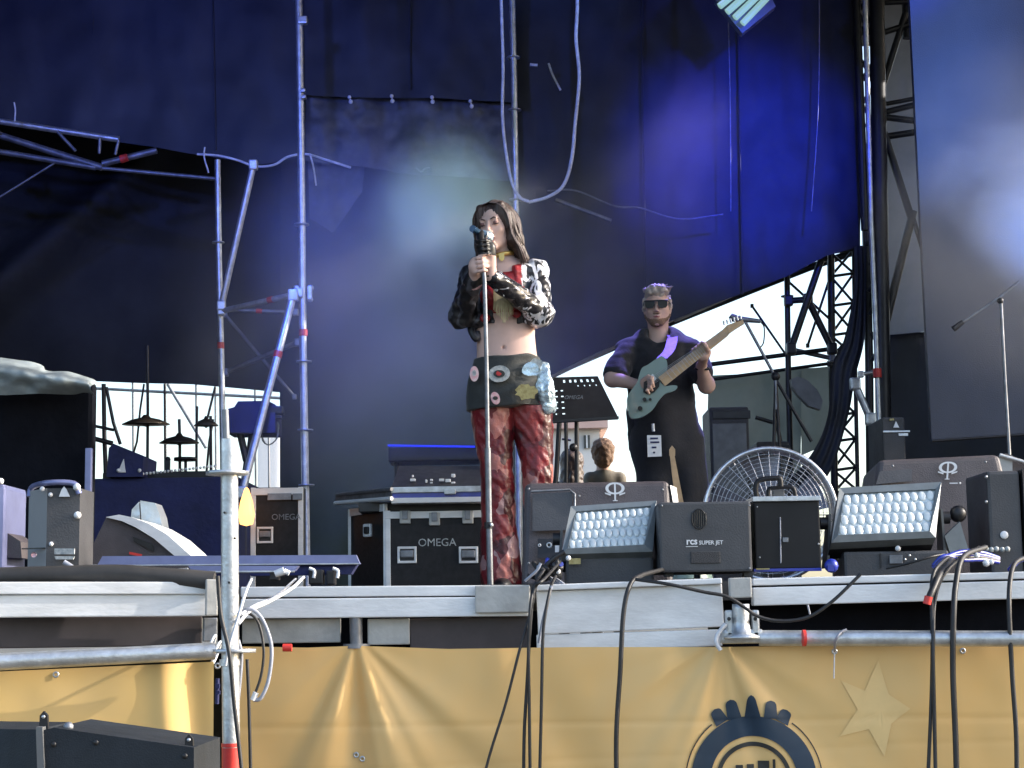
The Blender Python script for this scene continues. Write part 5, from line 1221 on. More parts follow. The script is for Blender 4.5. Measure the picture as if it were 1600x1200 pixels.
# blue cable coil right
for k, (dy, m_) in enumerate(((0, 'cable_blue'), (5, 'cable_blue'), (9, 'rubber'), (13, 'cable_blue'))):
    cable('cable_bundle', [(1458, 888 - dy * .3, 5.75), (1475, 872 - dy * .2, 5.75), (1505, 862 + dy, 5.8), (1535, 864 + dy * .8, 5.85), (1560, 872 + dy * .5, 5.9)], 5.8, .008, m_,
          ['glossy blue cable arching highest over the right stage edge', 'second glossy blue cable in the right bundle', 'black cable inside the blue bundle at right', 'lowest blue cable lying in the right bundle'][k])
cable('cable_bundle', [(1578, 890, 5.7), (1592, 876, 5.75), (1620, 868, 5.8)], 5.8, .009, 'cable_blue', 'blue cable arching beside the right border')
for x, y, s_ in ((1541, 880, .012), (1549, 878, .009), (1526, 868, .010)): tag(obj('cable_plug', MB().ball(at(x, y, 5.72), s_, 10), 'white'), {1541: 'large white plug lying in the blue cables', 1549: 'small white plug beside the large one', 1526: 'white plug at the top of the blue cable bundle'}[x], 'plug')
cable('floor_cable', [(1385, 888, 5.9), (1420, 880, 5.85), (1455, 870, 5.85), (1475, 866, 5.9)], 5.9, .004, 'rubber', 'thin black cable crossing before the right lamp base')
tag(obj('blue_valve', MB().ball(at(1299, 884, 5.95), .024, 12).box(at(1298, 888, 5.92), (.02, .01, .02)), 'cable_blue'), 'small blue plastic cap between the effects unit and right lamp', 'cap')
# tangle at centre left of the monitor
rnd = random.Random(3)
for k in range(9):
    x0, y0 = 838 + rnd.random() * 40, 872 + rnd.random() * 36
    pts = [(x0 + rnd.uniform(-16, 16), y0 + rnd.uniform(-12, 12), 5.95 + rnd.uniform(-.1, .1)) for _ in range(4)]
    cable('tangled_cable', pts, 6, .006 + rnd.random() * .003, ['rubber', 'rubber', 'cable_grey', 'rubber', 'cable_blue', 'rubber', 'rubber', 'cable_grey', 'rubber'][k],
          {2: 'short grey cable in the tangle left of the centre floodlight', 7: 'short grey cable in the tangle left of the centre floodlight', 4: 'blue cable in the tangle left of the centre floodlight'}.get(k, 'short black cable in the tangle left of the centre floodlight'), group='cables in the tangle by the centre floodlight')
cable('tangled_cable', [(838, 905), (850, 888), (866, 872), (882, 862)], 5.9, .009, 'rubber', 'thick cable rising diagonally out of the centre tangle')
cable('tangled_cable', [(820, 908), (838, 892), (845, 880)], 5.8, .005, 'cable_grey', 'grey cable leaning left out of the centre tangle')
tag(obj('junction_box', MB().box(at(862, 895, 6.0), (.07, .06, .05), None, .012), 'rubber'), 'small black junction box inside the cable tangle', 'junction box')
for x, y in ((888, 872), (872, 893)): tag(obj('cable_plug', MB().ball(at(x, y, 5.88), .009, 8), 'white'), {888: 'pale plug above the yellow tag', 872: 'pale plug low in the centre tangle'}[x], 'plug')
# left cables on mat
cable('floor_cable', [(128, 890), (150, 888), (188, 890)], 5.6, .012, 'white', 'thick white cable end lying on the left wing')
cable('floor_cable', [(185, 892), (225, 895), (250, 900), (300, 903)], 5.55, .007, 'cable_grey', 'grey cable running along the left wing edge')
cable('floor_cable', [(100, 878), (112, 886), (120, 893)], 5.7, .009, 'cable_grey', 'short grey cable below the upright speaker')
tag(obj('coupler', MB().cyl(at(266, 898, 5.5), at(294, 896, 5.5), .018, 12), 'galv'), 'shiny steel coupler lying near the wing end', 'coupler')
# cables at the near post
cable('post_cable', [(393, 905, 4.85), (384, 925, 4.78), (372, 965, 4.74), (358, 1010, 4.73), (352, 1040, 4.73)], 4.74, .0042, 'cable_white', 'thin white cable looping down round the near post')
cable('post_cable', [(474, 902, 5.5), (455, 920, 5.2), (420, 940, 5.0), (390, 955, 4.85), (372, 975, 4.74)], 4.8, .0055, 'cable_white', 'pale cable running from the batten to the near post')
cable('post_cable', [(462, 905, 5.5), (430, 932, 5.2), (400, 945, 4.95), (376, 960, 4.76)], 4.8, .004, 'cable_white', 'second pale cable beside the first, at the near post')
cable('loop_cable', [(374, 958), (392, 952), (410, 968), (424, 1010), (420, 1060), (408, 1090), (396, 1094)], 4.82, .0055, 'cable_grey', 'grey cable loop hanging right of the near post')
cable('loop_cable', [(376, 962), (388, 958), (404, 974), (412, 1015), (408, 1055), (397, 1088)], 4.84, .004, 'rubber', 'thin black loop inside the grey cable loop')
tag(obj('cable_plug', MB().cyl(at(400, 1082, 4.82), at(395, 1094, 4.82), .008, 8), 'white'), 'small white plug at the end of the hanging loop', 'plug')
cable('post_cable', [(340, 900, 4.72), (345, 960, 4.72), (358, 1020, 4.71), (366, 1100, 4.71), (377, 1200, 4.71), (380, 1260, 4.71)], 4.72, .006, 'rubber', 'black cable running down the face of the near post')
cable('post_cable', [(372, 1000, 4.85), (377, 1030, 4.85), (370, 1110, 4.85)], 4.85, .006, 'cable_grey', 'grey cable tucked behind the near post')
cable('hanging_cable', [(386, 1030), (389, 1100), (393, 1260)], 5.4, .0055, 'rubber', 'black cable hanging down just right of the near post')
tag(obj('red_clip', MB().cyl(at(442, 1012, 5.5), at(456, 1012, 5.5), .012, 10), 'red'), 'small red clip under the front frame right of the near post', 'clip')
tag(obj('post_clips', MB().box(at(340, 1072, 4.95), (.012, .01, .012)).box(at(341, 1082, 4.95), (.01, .01, .01)).cyl(at(340, 1060, 4.96), at(339, 1100, 4.96), .006, 6), 'cloth_blue'), 'dark blue clip cluster beside the left banner corner', 'clip')

# =================================================================== PEOPLE
def face_frame(c, yaw, pitch, roll):
    """columns: side (picture right), forward, up. yaw turns the face to picture left (+)"""
    m = Matrix.Rotation(R(-yaw), 3, 'Z') @ Matrix.Rotation(R(pitch), 3, 'X') @ Matrix.Rotation(R(roll), 3, 'Y')
    side, fwd, up = m @ Vector((1, 0, 0)), m @ Vector((0, -1, 0)), m @ Vector((0, 0, 1)); c = Vector(c)
    def P(s, f, u, k=1): return c + side * (s * k) + fwd * (f * k) + up * (u * k)
    return P, Matrix((side, fwd, up)).transposed()
def head_sdf(S, P, rot, k=1.0, male=False, mouth_open=0.0):
    E = lambda s, f, u, r, kk=.012, sub=False: S.ell(P(s, f, u, k), [x * k for x in r], kk, sub, rot)
    E(0, -.015, .032, (.072, .092, .082), .01)
    E(0, .020, -.028, (.053 if not male else .063, .068, .074), .03)
    E(0, .062, -.098, (.022 if not male else .028, .020, .018), .025)
    for s in (-1, 1):
        S.cone(P(s * (.040 + .012 * male), -.005, -.045, k), P(s * .008, .060, -.094, k), .020 * k, .015 * k, .02)
        E(s * .036, .055, -.022, (.020, .020, .018), .02)
        E(s * .031, .094, .006, (.016, .012, .010), .012, True)
        E(s * .031, .077, .005, (.0125, .0125, .0115), .003)
        E(s * .011, .094, -.034, (.008, .008, .006), .006)
        E(s * .074, -.008, -.008, (.009, .017, .029), .008)
    S.cone(P(-.035, .080, .026, k), P(.035, .080, .026, k), .010 * k, .010 * k, .012)
    S.cone(P(0, .086, .018, k), P(0, .103, -.026, k), .0075 * k, .0095 * k, .010)
    E(0, .084, -.058, (.023, .010, .006), .006); E(0, .083, -.070 - mouth_open, (.019, .010, .007), .006)
    if mouth_open: E(0, .092, -.063 - mouth_open / 2, (.015, .012, .004 + mouth_open / 2), .004, True)
def grip_hand(S, C, A, D, Rr, wrist, k=.008, sz=1.0, curl=195, order=1):
    """hand closed round a bar: C centre, A axis (towards index finger), D direction from bar to palm"""
    C = Vector(C); A = Vector(A).normalized(); D = Vector(D); D = (D - A * D.dot(A)).normalized(); B = A.cross(D) * order
    r = (.0095, .0100, .0095, .0083)
    S.cone(C + D * (Rr + .018) + A * .020 * sz, C + D * (Rr + .018) - A * .022 * sz, .019 * sz, .017 * sz, .012)
    S.cone(C + D * (Rr + .022), Vector(wrist), .026 * sz, .024 * sz, .02)
    for i in range(4):
        off = (1.5 - i) * .0205 * sz; rr = Rr + .009; last = None
        for a in (25, 75, 130, curl - (15 if i == 3 else 0)):
            p = C + A * off + (D * math.cos(R(a)) + B * math.sin(R(a))) * (rr + (.006 if a < 60 else 0))
            if last is not None: S.cone(last, p, r[i] * sz, r[i] * .93 * sz, .0025)
            else: S.cone(C + D * (Rr + .020) + A * off, p, r[i] * 1.1 * sz, r[i] * sz, .008)
            last = p
    last = C + D * (Rr + .022) + A * .016
    for a, dd in ((-45, .030), (-95, .034), (-140, .036)):
        p = C + A * dd * sz + (D * math.cos(R(a)) + B * math.sin(R(a))) * (Rr + .012); S.cone(last, p, .0115 * sz, .0105 * sz, .006); last = p

# ------------------------------------------------------------------ singer
YP = 8.0
def S_(px, py, d=0): return at(px, py, YP + d)
q8 = mpp(YP)
sg = thing('person', 'singer with long dark hair, cropped jacket and red patchwork trousers, gripping the microphone', 'person', deckpt(785, YP))
hc = S_(775, 355, -.03)
P, rot = face_frame(hc, 22, 4, -4)
hk = 1.0
bd = SDF((-.45, 7.55, DZ - .02), (.45, 8.4, 3.6), .005)
head_sdf(bd, P, rot, hk, mouth_open=.010)
bd.cone(P(0, -.015, -.06), S_(786, 418, .03), .046, .050, .03)            # neck
bd.cone(S_(748, 432, .02), S_(832, 424, .03), .045, .048, .05)           # shoulders
bd.cone(S_(789, 445, .01), S_(790, 500, .0), 42 * q8, 37 * q8, .04, flat=1.55)
bd.cone(S_(790, 500, .0), S_(790, 528, .0), 36.5 * q8, 38 * q8, .04, flat=1.6)
bd.cone(S_(790, 528, .0), S_(793, 575, .01), 38.5 * q8, 51 * q8, .05, flat=1.5)
for s in (-1, 1): bd.ell(S_(788 + s * 19, 462, -.075), (.052, .045, .05), .03)
bd.cone(S_(770, 600, .02), S_(776, 740, .0), 26 * q8, 17 * q8, .02); bd.cone(S_(776, 740, 0), S_(783, 900, .06), 18 * q8, 11 * q8, .02)
bd.cone(S_(824, 600, .02), S_(840, 740, .0), 26 * q8, 17 * q8, .02); bd.cone(S_(836, 740, 0), S_(845, 905, .06), 18 * q8, 11 * q8, .02)
bd.ell(S_(787, 543, -.080), (.006, .012, .009), .004, True)
for x in (785, 845): bd.ell(Vector((S_(x, 915).x, YP - .03, DZ + .03)), (.04, .11, .035), .02)
# arms
SL, EL, WL = S_(737, 432, .02), S_(722, 492, -.06), S_(742, 432, -.30)      # picture left arm
SRt, ER, WR = S_(838, 424, .03), S_(843, 488, -.08), S_(768, 432, -.32)
for a, b, c in ((SL, EL, WL), (SRt, ER, WR)):
    bd.cone(a, b, .045, .036, .02); bd.cone(b, c, .036, .024, .015)
MICB, MICT = S_(757, 420, -.36), S_(751, 378, -.36)
ax = (MICT - MICB).normalized()
grip_hand(bd, S_(752, 414, -.36), ax, Vector((-.9, .35, 0)), .012, WL, order=1, sz=.95)
bd.cone(S_(752, 398, -.36), S_(752, 414, -.36), .014, .014, .004)
grip_hand(bd, S_(755, 388, -.365), ax, Vector((.9, .5, 0)), .013, WR, order=-1, sz=.95)
gz = S_(755, 399, -.36).z
skin = body('body', bd, [M['skin'], M['dark']], sg, faces=lambda c: ((c[:, 2] > gz) & (c[:, 1] < 7.72) & (c[:, 2] < S_(755, 360, -.36).z)).astype(int))
# facial features
def feat(name, mb, m): return obj(name, mb, m, sg)
mo = .010
feat('lips', MB().tube([P(-.022, .086, -.061), P(-.011, .094, -.0545), P(0, .0955, -.0565), P(.011, .094, -.0545), P(.022, .086, -.061)], [.0015, .0035, .003, .0035, .0015], 8).tube([P(-.022, .086, -.062), P(-.010, .094, -.070 - mo), P(.010, .094, -.070 - mo), P(.022, .086, -.062)], [.0015, .0045, .0045, .0015], 8), 'lips')
for s in (-1, 1):
    feat('eyebrow', MB().tube([P(s * .014, .095, .022), P(s * .030, .0925, .030), P(s * .048, .078, .023)], [.0025, .003, .0012], 6), 'hair_f')
    feat('eyelashes', MB().tube([P(s * .018, .087, .000), P(s * .031, .0915, -.003), P(s * .046, .080, .002)], [.0016, .0024, .0022], 6), 'dark')
    feat('eye_shadow', MB().ball(P(s * .031, .0800, .007), .0118, 12, (1, .95, .9)), mat('smoky_lid' + str(s), (.22, .11, .10), .5))
# hair
hs = SDF((-.30, 7.75, 3.05), (.25, 8.25, 3.62), .005)
HE = lambda s, f, u, r, k_=.015, sub=False: hs.ell(P(s, f, u), r, k_, sub, rot)
HE(0, -.026, .040, (.084, .100, .086)); HE(0, -.05, -.03, (.078, .072, .11), .03)
for s, off in ((1, 0), (-1, .02)):
    hs.cone(P(s * .066, .015, .045), P(s * .082, .005, -.07), .030, .026, .02)
    hs.cone(P(s * .050, .040, .085), P(s * .077, .030, -.01), .022, .018, .02)
hs.cone(P(.080, .0, -.06), S_(820, 404, -.03), .028, .020, .02); hs.cone(P(.070, -.04, -.06), S_(812, 418, .05), .04, .03, .03)
hs.cone(P(-.076, .0, -.06), S_(748, 398, .03), .024, .014, .02); hs.cone(P(-.05, -.05, -.06), S_(765, 415, .09), .04, .03, .03)
HE(0, .086, -.028, (.058, .062, .098), .008, True); HE(0, .13, -.02, (.055, .06, .09), .01, True)
HE(0, .07, .118, (.0045, .06, .02), .006, True)
def strand(v):
    a = math.atan2(v.x - hc.x, -(v.y - hc.y)); return .0045 * noise.noise(Vector((a * 11, v.z * 1.5, 0))) + .0045 * noise.noise(Vector((a * 34, v.z * 2, 5)))
hair = body('hair', hs, 'hair_f', sg, disp=strand)
for k, (s, f, u, e) in enumerate(((.060, .03, .09, (820, 398, -.05)), (.070, .02, .05, (823, 388, -.04)), (-.062, .03, .06, (745, 392, -.01)), (-.055, .03, .09, (741, 380, -.02)), (.075, -.01, .03, (826, 404, .02)), (.06, -.03, .02, (800, 420, .0)))):
    e = S_(*e); m_ = P(s * 1.5, f, u - .10)
    obj('loose_lock', MB().tube(spline([P(s, f, u), P(s * 1.35, f, u - .04), m_, e], 5), [.006] * 12 + [.004, .003, .002, .001], 6), 'hair_f', hair)
rs_ = random.Random(11); lk = [MB(), MB()]
for s in (-1, 1):
    for k in range(110):
        f0 = .062 - .155 * k / 110 + rs_.uniform(-.006, .006); j = rs_.uniform(-1, 1)
        top_ = P(s * .004 - .001, f0 * .85 + .004, .128 - abs(f0 + .01) * .28)
        a1 = P(s * .050, f0 * 1.02, .108 - abs(f0 + .02) * .22); a2 = P(s * (.084 + .003 * j), f0 * .95, .040); a3 = P(s * (.090 + .004 * j), f0 * .8 - .008, -.05)
        if s > 0: e = S_(819 + 5 * j - 60 * max(0, -f0 - .02), 404 + rs_.uniform(-8, 12), -.02 - f0 * .6)
        else: e = S_(748 - 3 * j, 394 + rs_.uniform(-8, 8), .01 - f0 * .6)
        lk[1 if (s > 0 and rs_.random() < .45) or rs_.random() < .12 else 0].tube(spline([top_, a1, a2, a3, a3.lerp(e, .5) + Vector((s * .006, 0, 0)), e], 3), [.0030] * 12 + [.0026, .0022, .0016, .0008], 4, caps=False)  # sheen colour used more often on the sun side
obj('hair_strands', lk[0], 'hair_f', hair, kind='stuff'); obj('sunlit_strands', lk[1], 'hair_sunlit', hair, kind='stuff')
feat('choker', MB().tube([S_(785, 400, .0) + Vector((.049 * math.cos(t), .049 * math.sin(t) - .0, .010 * math.cos(t))) for t in [k * math.pi / 12 for k in range(24)]], .011, 8, closed=True), 'gold')
feat('pendant_cloth', MB().prism([S_(779, 396, -.062), S_(788, 395, -.062), S_(788, 405, -.066), S_(784, 408, -.066), S_(780, 405, -.066)], (0, .006, 0)), 'gold')
# jacket: torso, sleeves
jk = SDF((-.34, 7.60, 2.70), (.32, 8.30, 3.40), .005)
jk.cone(S_(746, 431, .03), S_(834, 423, .04), .060, .062, .05)
jk.cone(S_(788, 442, .02), S_(790, 500, .01), 50 * q8, 48 * q8, .04, flat=1.30)
jk.ell(S_(790, 480, -.28), (.088, .25, .17), .02, True)                    # open front
jk.ell(S_(787, 415, -.12), (.050, .10, .10), .02, True)                    # neck opening
jk.cut(S_(790, 503, 0), (0, .25, -1))
jk.cut(S_(786, 408, .06), (.0, -.35, 1))
for a, b, c, r1 in ((SL, EL, WL, .052), (SRt, ER, WR, .057)):
    m_ = b.lerp(c, .88)
    jk.cone(a, b, r1, r1 * .98, .03); jk.cone(b, m_, r1 * .95, .040, .03); jk.cone(m_, c.lerp(m_, .2), .034, .036, .008)
    jk.ell(b + Vector((0, .01, -.015)), (.054, .054, .045), .03)
jk.ell(S_(748, 505, .0), (.045, .09, .035), .02); jk.ell(S_(838, 500, .02), (.040, .09, .035), .02)
def jw(v):
    return .009 * noise.noise(Vector((v.x * 11, v.y * 9, v.z * 19))) + .006 * noise.noise(Vector((v.x * 30, v.y * 26, v.z * 44)))
xmid = S_(800, 450).x; xred0 = S_(792, 450).x; xred1 = S_(822, 450).x; zr = S_(790, 445).z; xl_ = S_(771, 450).x
def jf(c):
    m = np.zeros(len(c), int)
    m[(c[:, 0] > S_(815, 450).x)] = 1
    m[(c[:, 0] > xred0) & (c[:, 0] < S_(815, 450).x) & (c[:, 2] > zr - .04) & (c[:, 1] > 7.80)] = 2
    wr = (c[:, 1] < 7.80) & (c[:, 0] > S_(760, 450).x) & (c[:, 0] < S_(842, 450).x); m[wr] = 3
    return m
jacket = body('jacket', jk, [M['jacket'], M['zebra'], M['lining'], M['flecked']], sg, disp=jw, faces=jf)
def strip(pts, m, par=jacket, nm='patch', d=.004): return obj(nm, MB().prism(pts, (0, d, 0)), m, par)
strip([S_(716, 472, -.125), S_(735, 464, -.135), S_(737, 471, -.135), S_(718, 480, -.125)], 'patch_white', nm='sleeve_patch')
strip([S_(727, 445, -.09), S_(733, 443, -.09), S_(734, 449, -.09), S_(728, 451, -.09)], 'galv_dark', nm='sleeve_badge')
strip([S_(784, 455, -.27), S_(803, 446, -.22), S_(805, 452, -.22), S_(787, 463, -.27)], 'patch_white', nm='sleeve_patch')
obj('cuff', MB().tube([WL.lerp(EL, .14) + Vector((.034 * math.cos(t), .012 * math.sin(t), .030 * math.sin(t))) for t in [k * math.pi / 8 for k in range(16)]], .010, 8, closed=True), 'patch_pink', jacket)
obj('cuff', MB().tube([WR.lerp(ER, .14) + Vector((.010 * math.cos(t), .020 * math.sin(t), .034 * math.cos(t))) for t in [k * math.pi / 8 for k in range(16)]], .011, 8, closed=True), 'silver', jacket)
# top and fringe
tp_ = SDF((-.2, 7.7, 2.80), (.2, 8.2, 3.35), .005)
tp_.cone(S_(789, 448, .0), S_(789, 498, -.0), 41 * q8, 38.5 * q8, .03, flat=1.42)
for s in (-1, 1): tp_.ell(S_(788 + s * 19, 464, -.078), (.056, .052, .055), .03)
tp_.cut(S_(790, 500, -.1), (0, -.15, -1)); tp_.cut(S_(790, 432, -.1), (0, -.8, 1))
top = body('cropped_top', tp_, 'lining', sg, disp=lambda v: .004 * noise.noise(Vector((v.x * 30, 0, v.z * 30))))
fr = MB()
for k in range(26):
    x = 771 + k * 1.15; l = 506 - abs(k - 14) * 1.5 + rnd.uniform(-3, 3)
    fr.tube([S_(x, 446, -.135), S_(x + 1.0, 470, -.145), S_(x + rnd.uniform(-1, 2), l, -.148)], [.0022, .003, .0014], 5)
obj('fringe', fr, 'fringe', top)
for x, y, r_ in ((758, 497, .022), (807, 490, .020)): obj('bow', MB().ball(S_(x, y, -.10), r_, 12, (1.1, .6, 1)), 'lining', top)
obj('waist_knot', MB().tube(spline([S_(738, 500, -.02), S_(736, 515, -.04), S_(744, 530, -.05), S_(748, 520, -.03)], 5), .016, 8), 'jacket', jacket)
# skirt
sk = SDF((-.30, 7.65, 2.50), (.30, 8.35, 3.02), .005)
sk.cone(S_(793, 566, .01), S_(792, 610, .01), 52.5 * q8, 60 * q8, .03, flat=1.36); sk.cone(S_(792, 610, .01), S_(791, 640, .01), 60 * q8, 63 * q8, .03, flat=1.3)
sk.cut(S_(793, 559, .0), (-.03, 0, 1)); sk.cut(S_(793, 639, .0), (.05, 0, -1))
def skw(v):
    t = (v.z - S_(790, 600).z) - (v.x - S_(790, 600).x) * .45
    return .0055 * math.sin(t * 95) * max(0, min(1, (v.x + .12) * 5)) + .004 * noise.noise(v * 16)
skirt = body('skirt', sk, 'skirt', sg, disp=skw)
def blob(cx, cy, rx, ry, d, m, n=18, ang=0, jag=0, nm='patch', par=skirt):
    pts = []
    for k in range(n):
        t = 2 * math.pi * k / n; j = 1 + (jag * rnd.uniform(-1, 1)); x, y = rx * math.cos(t) * j, ry * math.sin(t) * j
        pts.append(S_(cx + x * math.cos(ang) - y * math.sin(ang), cy + x * math.sin(ang) + y * math.cos(ang), d))
    return obj(nm, MB().prism(pts, (0, .008, 0)), m, par)
b_ = blob(780, 584, 17, 13, -.150, 'patch_white', ang=-.15); blob(780, 584, 9, 6, -.153, 'skirt', par=sg, nm='patch_centre'); blob(779, 584, 4, 4, -.156, 'patch_red', 6, jag=.3, par=b_, nm='patch_motif')
b_ = blob(741, 584, 7, 12, -.125, 'patch_pink'); blob(741, 583, 3, 5, -.128, 'patch_white', par=b_, nm='patch_motif')
b_ = blob(774, 622, 7, 10, -.168, 'patch_pink', ang=-.3); blob(774, 622, 4, 3, -.171, 'skirt', par=b_, nm='patch_motif')
blob(823, 613, 17, 12, -.150, 'patch_yellow', 22, jag=.18)
blob(829, 577, 14, 11, -.115, 'silver', 14, jag=.12); blob(838, 568, 10, 8, -.10, 'patch_white', 10, jag=.2)
# silver cloth hanging at the hip
hc_ = SDF((.05, 7.8, 2.50), (.30, 8.15, 2.98), .005)
hc_.cone(S_(845, 575, -.05), S_(852, 612, -.06), .035, .042, .02, flat=1.3); hc_.cone(S_(852, 612, -.06), S_(853, 640, -.05), .036, .022, .02, flat=1.4); hc_.ell(S_(862, 630, -.03), (.02, .03, .05), .02)
body('hip_cloth', hc_, 'silver', sg, disp=lambda v: .010 * noise.noise(Vector((v.x * 40, v.y * 20, v.z * 14))) + .004 * noise.noise(v * 60))
# trousers
tr_ = SDF((-.30, 7.6, DZ - .01), (.36, 8.4, 2.70), .006)
for hip, knee, hem, r in (((769, 640, .01), (776, 745, .0), (784, 905, .02), (35, 25, 32)), ((829, 640, .01), (840, 745, .0), (851, 905, .02), (33, 23, 30))):
    a, b, c = S_(*hip), S_(*knee), S_(*hem); c.z = max(c.z, DZ + .01)
    tr_.cone(a, b, r[0] * q8, r[1] * q8, .008, flat=1.05); tr_.cone(b, c, r[1] * q8, r[2] * q8, .012, flat=1.1)
tr_.cone(S_(772, 612, .01), S_(822, 612, .01), .10, .10, .02, flat=1.2)
tr_.cut(S_(790, 628, 0), (0, 0, 1)); tr_.cut((0, 8, DZ + .004), (0, 0, -1))
def tw_(v):
    return .009 * noise.noise(Vector((v.x * 9, v.y * 9, v.z * 6))) + .005 * noise.noise(Vector((v.x * 18, v.y * 18, v.z * 26 + v.x * 30))) + .003 * noise.noise(Vector((v.x * 50, v.y * 40, v.z * 22)))
body('trousers', tr_, 'patchwork', sg, disp=tw_)
for x in (785, 847):
    obj('boot', MB().ball(Vector((S_(x, 915).x, YP - .03, DZ + .035)), .05, 14, (.95, 2.5, .85)), 'dark', sg)
# microphone held in the hands (a thing of its own) and its stand
t = thing('vocal_microphone', 'dark blue vocal microphone with silver ball head held to the singer\'s mouth', 'microphone', S_(752, 372, -.25))
mt, mh = S_(738, 357, -.30), S_(762, 370, -.185)
M['mic_blue'] = mat('blue_black_lacquer', (.02, .06, .12), .25, .3, coat=.5)
obj('handle', MB().tube(line(mt, mt.lerp(mh, .8), 3), [.016, .014, .013, .015], 12), 'mic_blue', t)
obj('grille', MB().ball(mh, .028, 16), 'silver', t); obj('ring', MB().tube([mt.lerp(mh, .72), mt.lerp(mh, .82)], .021, 14), 'galv', t)
obj('clip', MB().tube([mt.lerp(mh, .5), S_(752, 385, -.33)], [.018, .014], 10), 'dark', t)
t = thing('microphone_stand', 'straight microphone stand in front of the singer', 'microphone stand', deckpt(765, 7.62))
obj('pole', MB().tube([S_(752, 384, -.36), S_(757, 440, -.37), S_(760, 560, -.38), S_(762, 700, -.38)], .0095, 10), 'galv_dark', t)
obj('lower_tube', MB().tube([S_(762, 700, -.38), S_(764, 820, -.38), Vector((S_(766, 905, -.38).x, 7.62, DZ + .01))], .0135, 10), 'galv_dark', t)
obj('clamp', MB().tube([S_(763, 816, -.38), S_(763, 826, -.38)], .018, 10), 'steelblack', t)
obj('clutch_screw', MB().ball(S_(768, 820, -.40), .008, 8), 'white', t)
obj('base', MB().lathe(Vector((S_(766, 905, -.38).x, 7.62, DZ)), (0, 0, 1), [(0, 0), (.13, 0), (.13, .01), (.03, .02), (0, .02)], 28), 'steelblack', t)

# ------------------------------------------------------------------ guitarist
YG = 10.0
def G_(px, py, d=0): return at(px, py, YG + d)
qg = mpp(YG)
gp = thing('person', 'guitarist in black short sleeves and dark glasses playing a sea green guitar', 'person', deckpt(1045, YG))
P, rot = face_frame(G_(1027, 481, -.02), 8, 0, 0); gc = G_(1027, 481, -.02)
gb = SDF((.4, 9.4, DZ - .02), (1.45, 10.45, 3.70), .0065)
head_sdf(gb, P, rot, .98, male=True)
gb.cone(P(0, -.02, -.06), G_(1030, 540, .03), .058, .062, .03)
gb.cone(G_(988, 551, .03), G_(1073, 551, .03), .052, .052, .05)
gb.cone(G_(1030, 570, .03), G_(1032, 640, .03), 40 * qg, 38 * qg, .04, flat=1.6)
gb.cone(G_(1032, 640, .03), G_(1038, 690, .02), 38 * qg, 42 * qg, .05, flat=1.6)
gb.cone(G_(1022, 690), G_(1026, 800), .09, .065, .03); gb.cone(G_(1026, 800), deckpt(1024, YG) + Vector((0, .02, .08)), .06, .045, .02)
gb.cone(G_(1064, 690), G_(1078, 800), .09, .065, .03); gb.cone(G_(1078, 800), deckpt(1086, YG) + Vector((0, .02, .08)), .06, .045, .02)
for x in (1024, 1088): gb.ell(deckpt(x, YG) + Vector((0, -.05, .045)), (.05, .14, .045), .02)
GSL, GEL, GWL = G_(980, 550, .0), G_(957, 592, -.12), G_(996, 601, -.26)
GSR, GER, GWR = G_(1080, 550, .0), G_(1104, 602, -.10), G_(1096, 572, -.24)
for a, b, c in ((GSL, GEL, GWL), (GSR, GER, GWR)): gb.cone(a, b, .055, .046, .02); gb.cone(b, c, .045, .028, .02)
# strumming hand: fingers closed on a pick over the strings
HN = G_(1012, 600, -.33)
gb.cone(GWL, G_(1006, 598, -.31), .027, .028, .015)
for i, (x, y) in enumerate(((1021, 594), (1022, 600), (1019, 606), (1014, 611))):
    k0 = G_(1009 + 1.5 * i, 592 + i * 5, -.335); k1 = G_(x - 3, y - 1, -.375); k2 = G_(x, y + 4, -.355)
    gb.cone(G_(1004, 596 + i * 3, -.32), k0, .011, .011, .008); gb.cone(k0, k1, .010, .0095, .003); gb.cone(k1, k2, .0095, .008, .003)
gb.cone(G_(1005, 594, -.33), G_(1013, 588, -.355), .012, .011, .006); gb.cone(G_(1013, 588, -.355), G_(1020, 590, -.37), .010, .009, .004)
# fretting hand
N0, N1 = G_(1040, 590, -.34), G_(1130, 518, -.40)
nax = (N1 - N0).normalized(); FH = N0.lerp(N1, .60)
grip_hand(gb, FH, nax, Vector((.2, .5, -1)), .020, GWR, order=1, sz=1.05, curl=185)
body('body', gb, 'skin_m', gp)
# hair, beard, glasses
hs = SDF((.6, 9.7, 3.3), (1.1, 10.3, 3.72), .006)
HE = lambda s, f, u, r, k_=.015, sub=False: hs.ell(P(s, f, u, .98), [x * .98 for x in r], k_, sub, rot)
HE(0, -.026, .046, (.074, .094, .074)); HE(0, .03, .092, (.062, .058, .040), .02); HE(-.03, .055, .088, (.03, .03, .024), .02); HE(.035, .05, .092, (.03, .03, .026), .02)
HE(0, -.06, -.0, (.066, .055, .07), .02)
for s in (-1, 1): HE(s * .070, .0, .02, (.014, .03, .04), .01)
HE(0, .105, -.03, (.075, .07, .078), .008, True)
ghair = body('hair', hs, 'hair_m', gp, disp=lambda v: .013 * noise.noise(v * 34) + .008 * noise.noise(v * 80))
tf = MB(); rt_ = random.Random(4)
for k in range(150):
    a = rt_.uniform(0, 2 * math.pi); rr = rt_.uniform(.01, .075); s, f = rr * math.cos(a), -.01 + rr * 1.1 * math.sin(a); u = .112 - rr * rr * 4
    d1 = (rt_.uniform(-.02, .02), rt_.uniform(-.01, .03)); tf.tube([P(s, f, u), P(s + d1[0] * .5, f + d1[1] * .5, u + .020), P(s + d1[0] + .01, f + d1[1], u + .020 + rt_.uniform(-.01, .008))], [.005, .0045, .001], 4, caps=False)
obj('hair_tufts', tf, 'hair_m', ghair, kind='stuff')
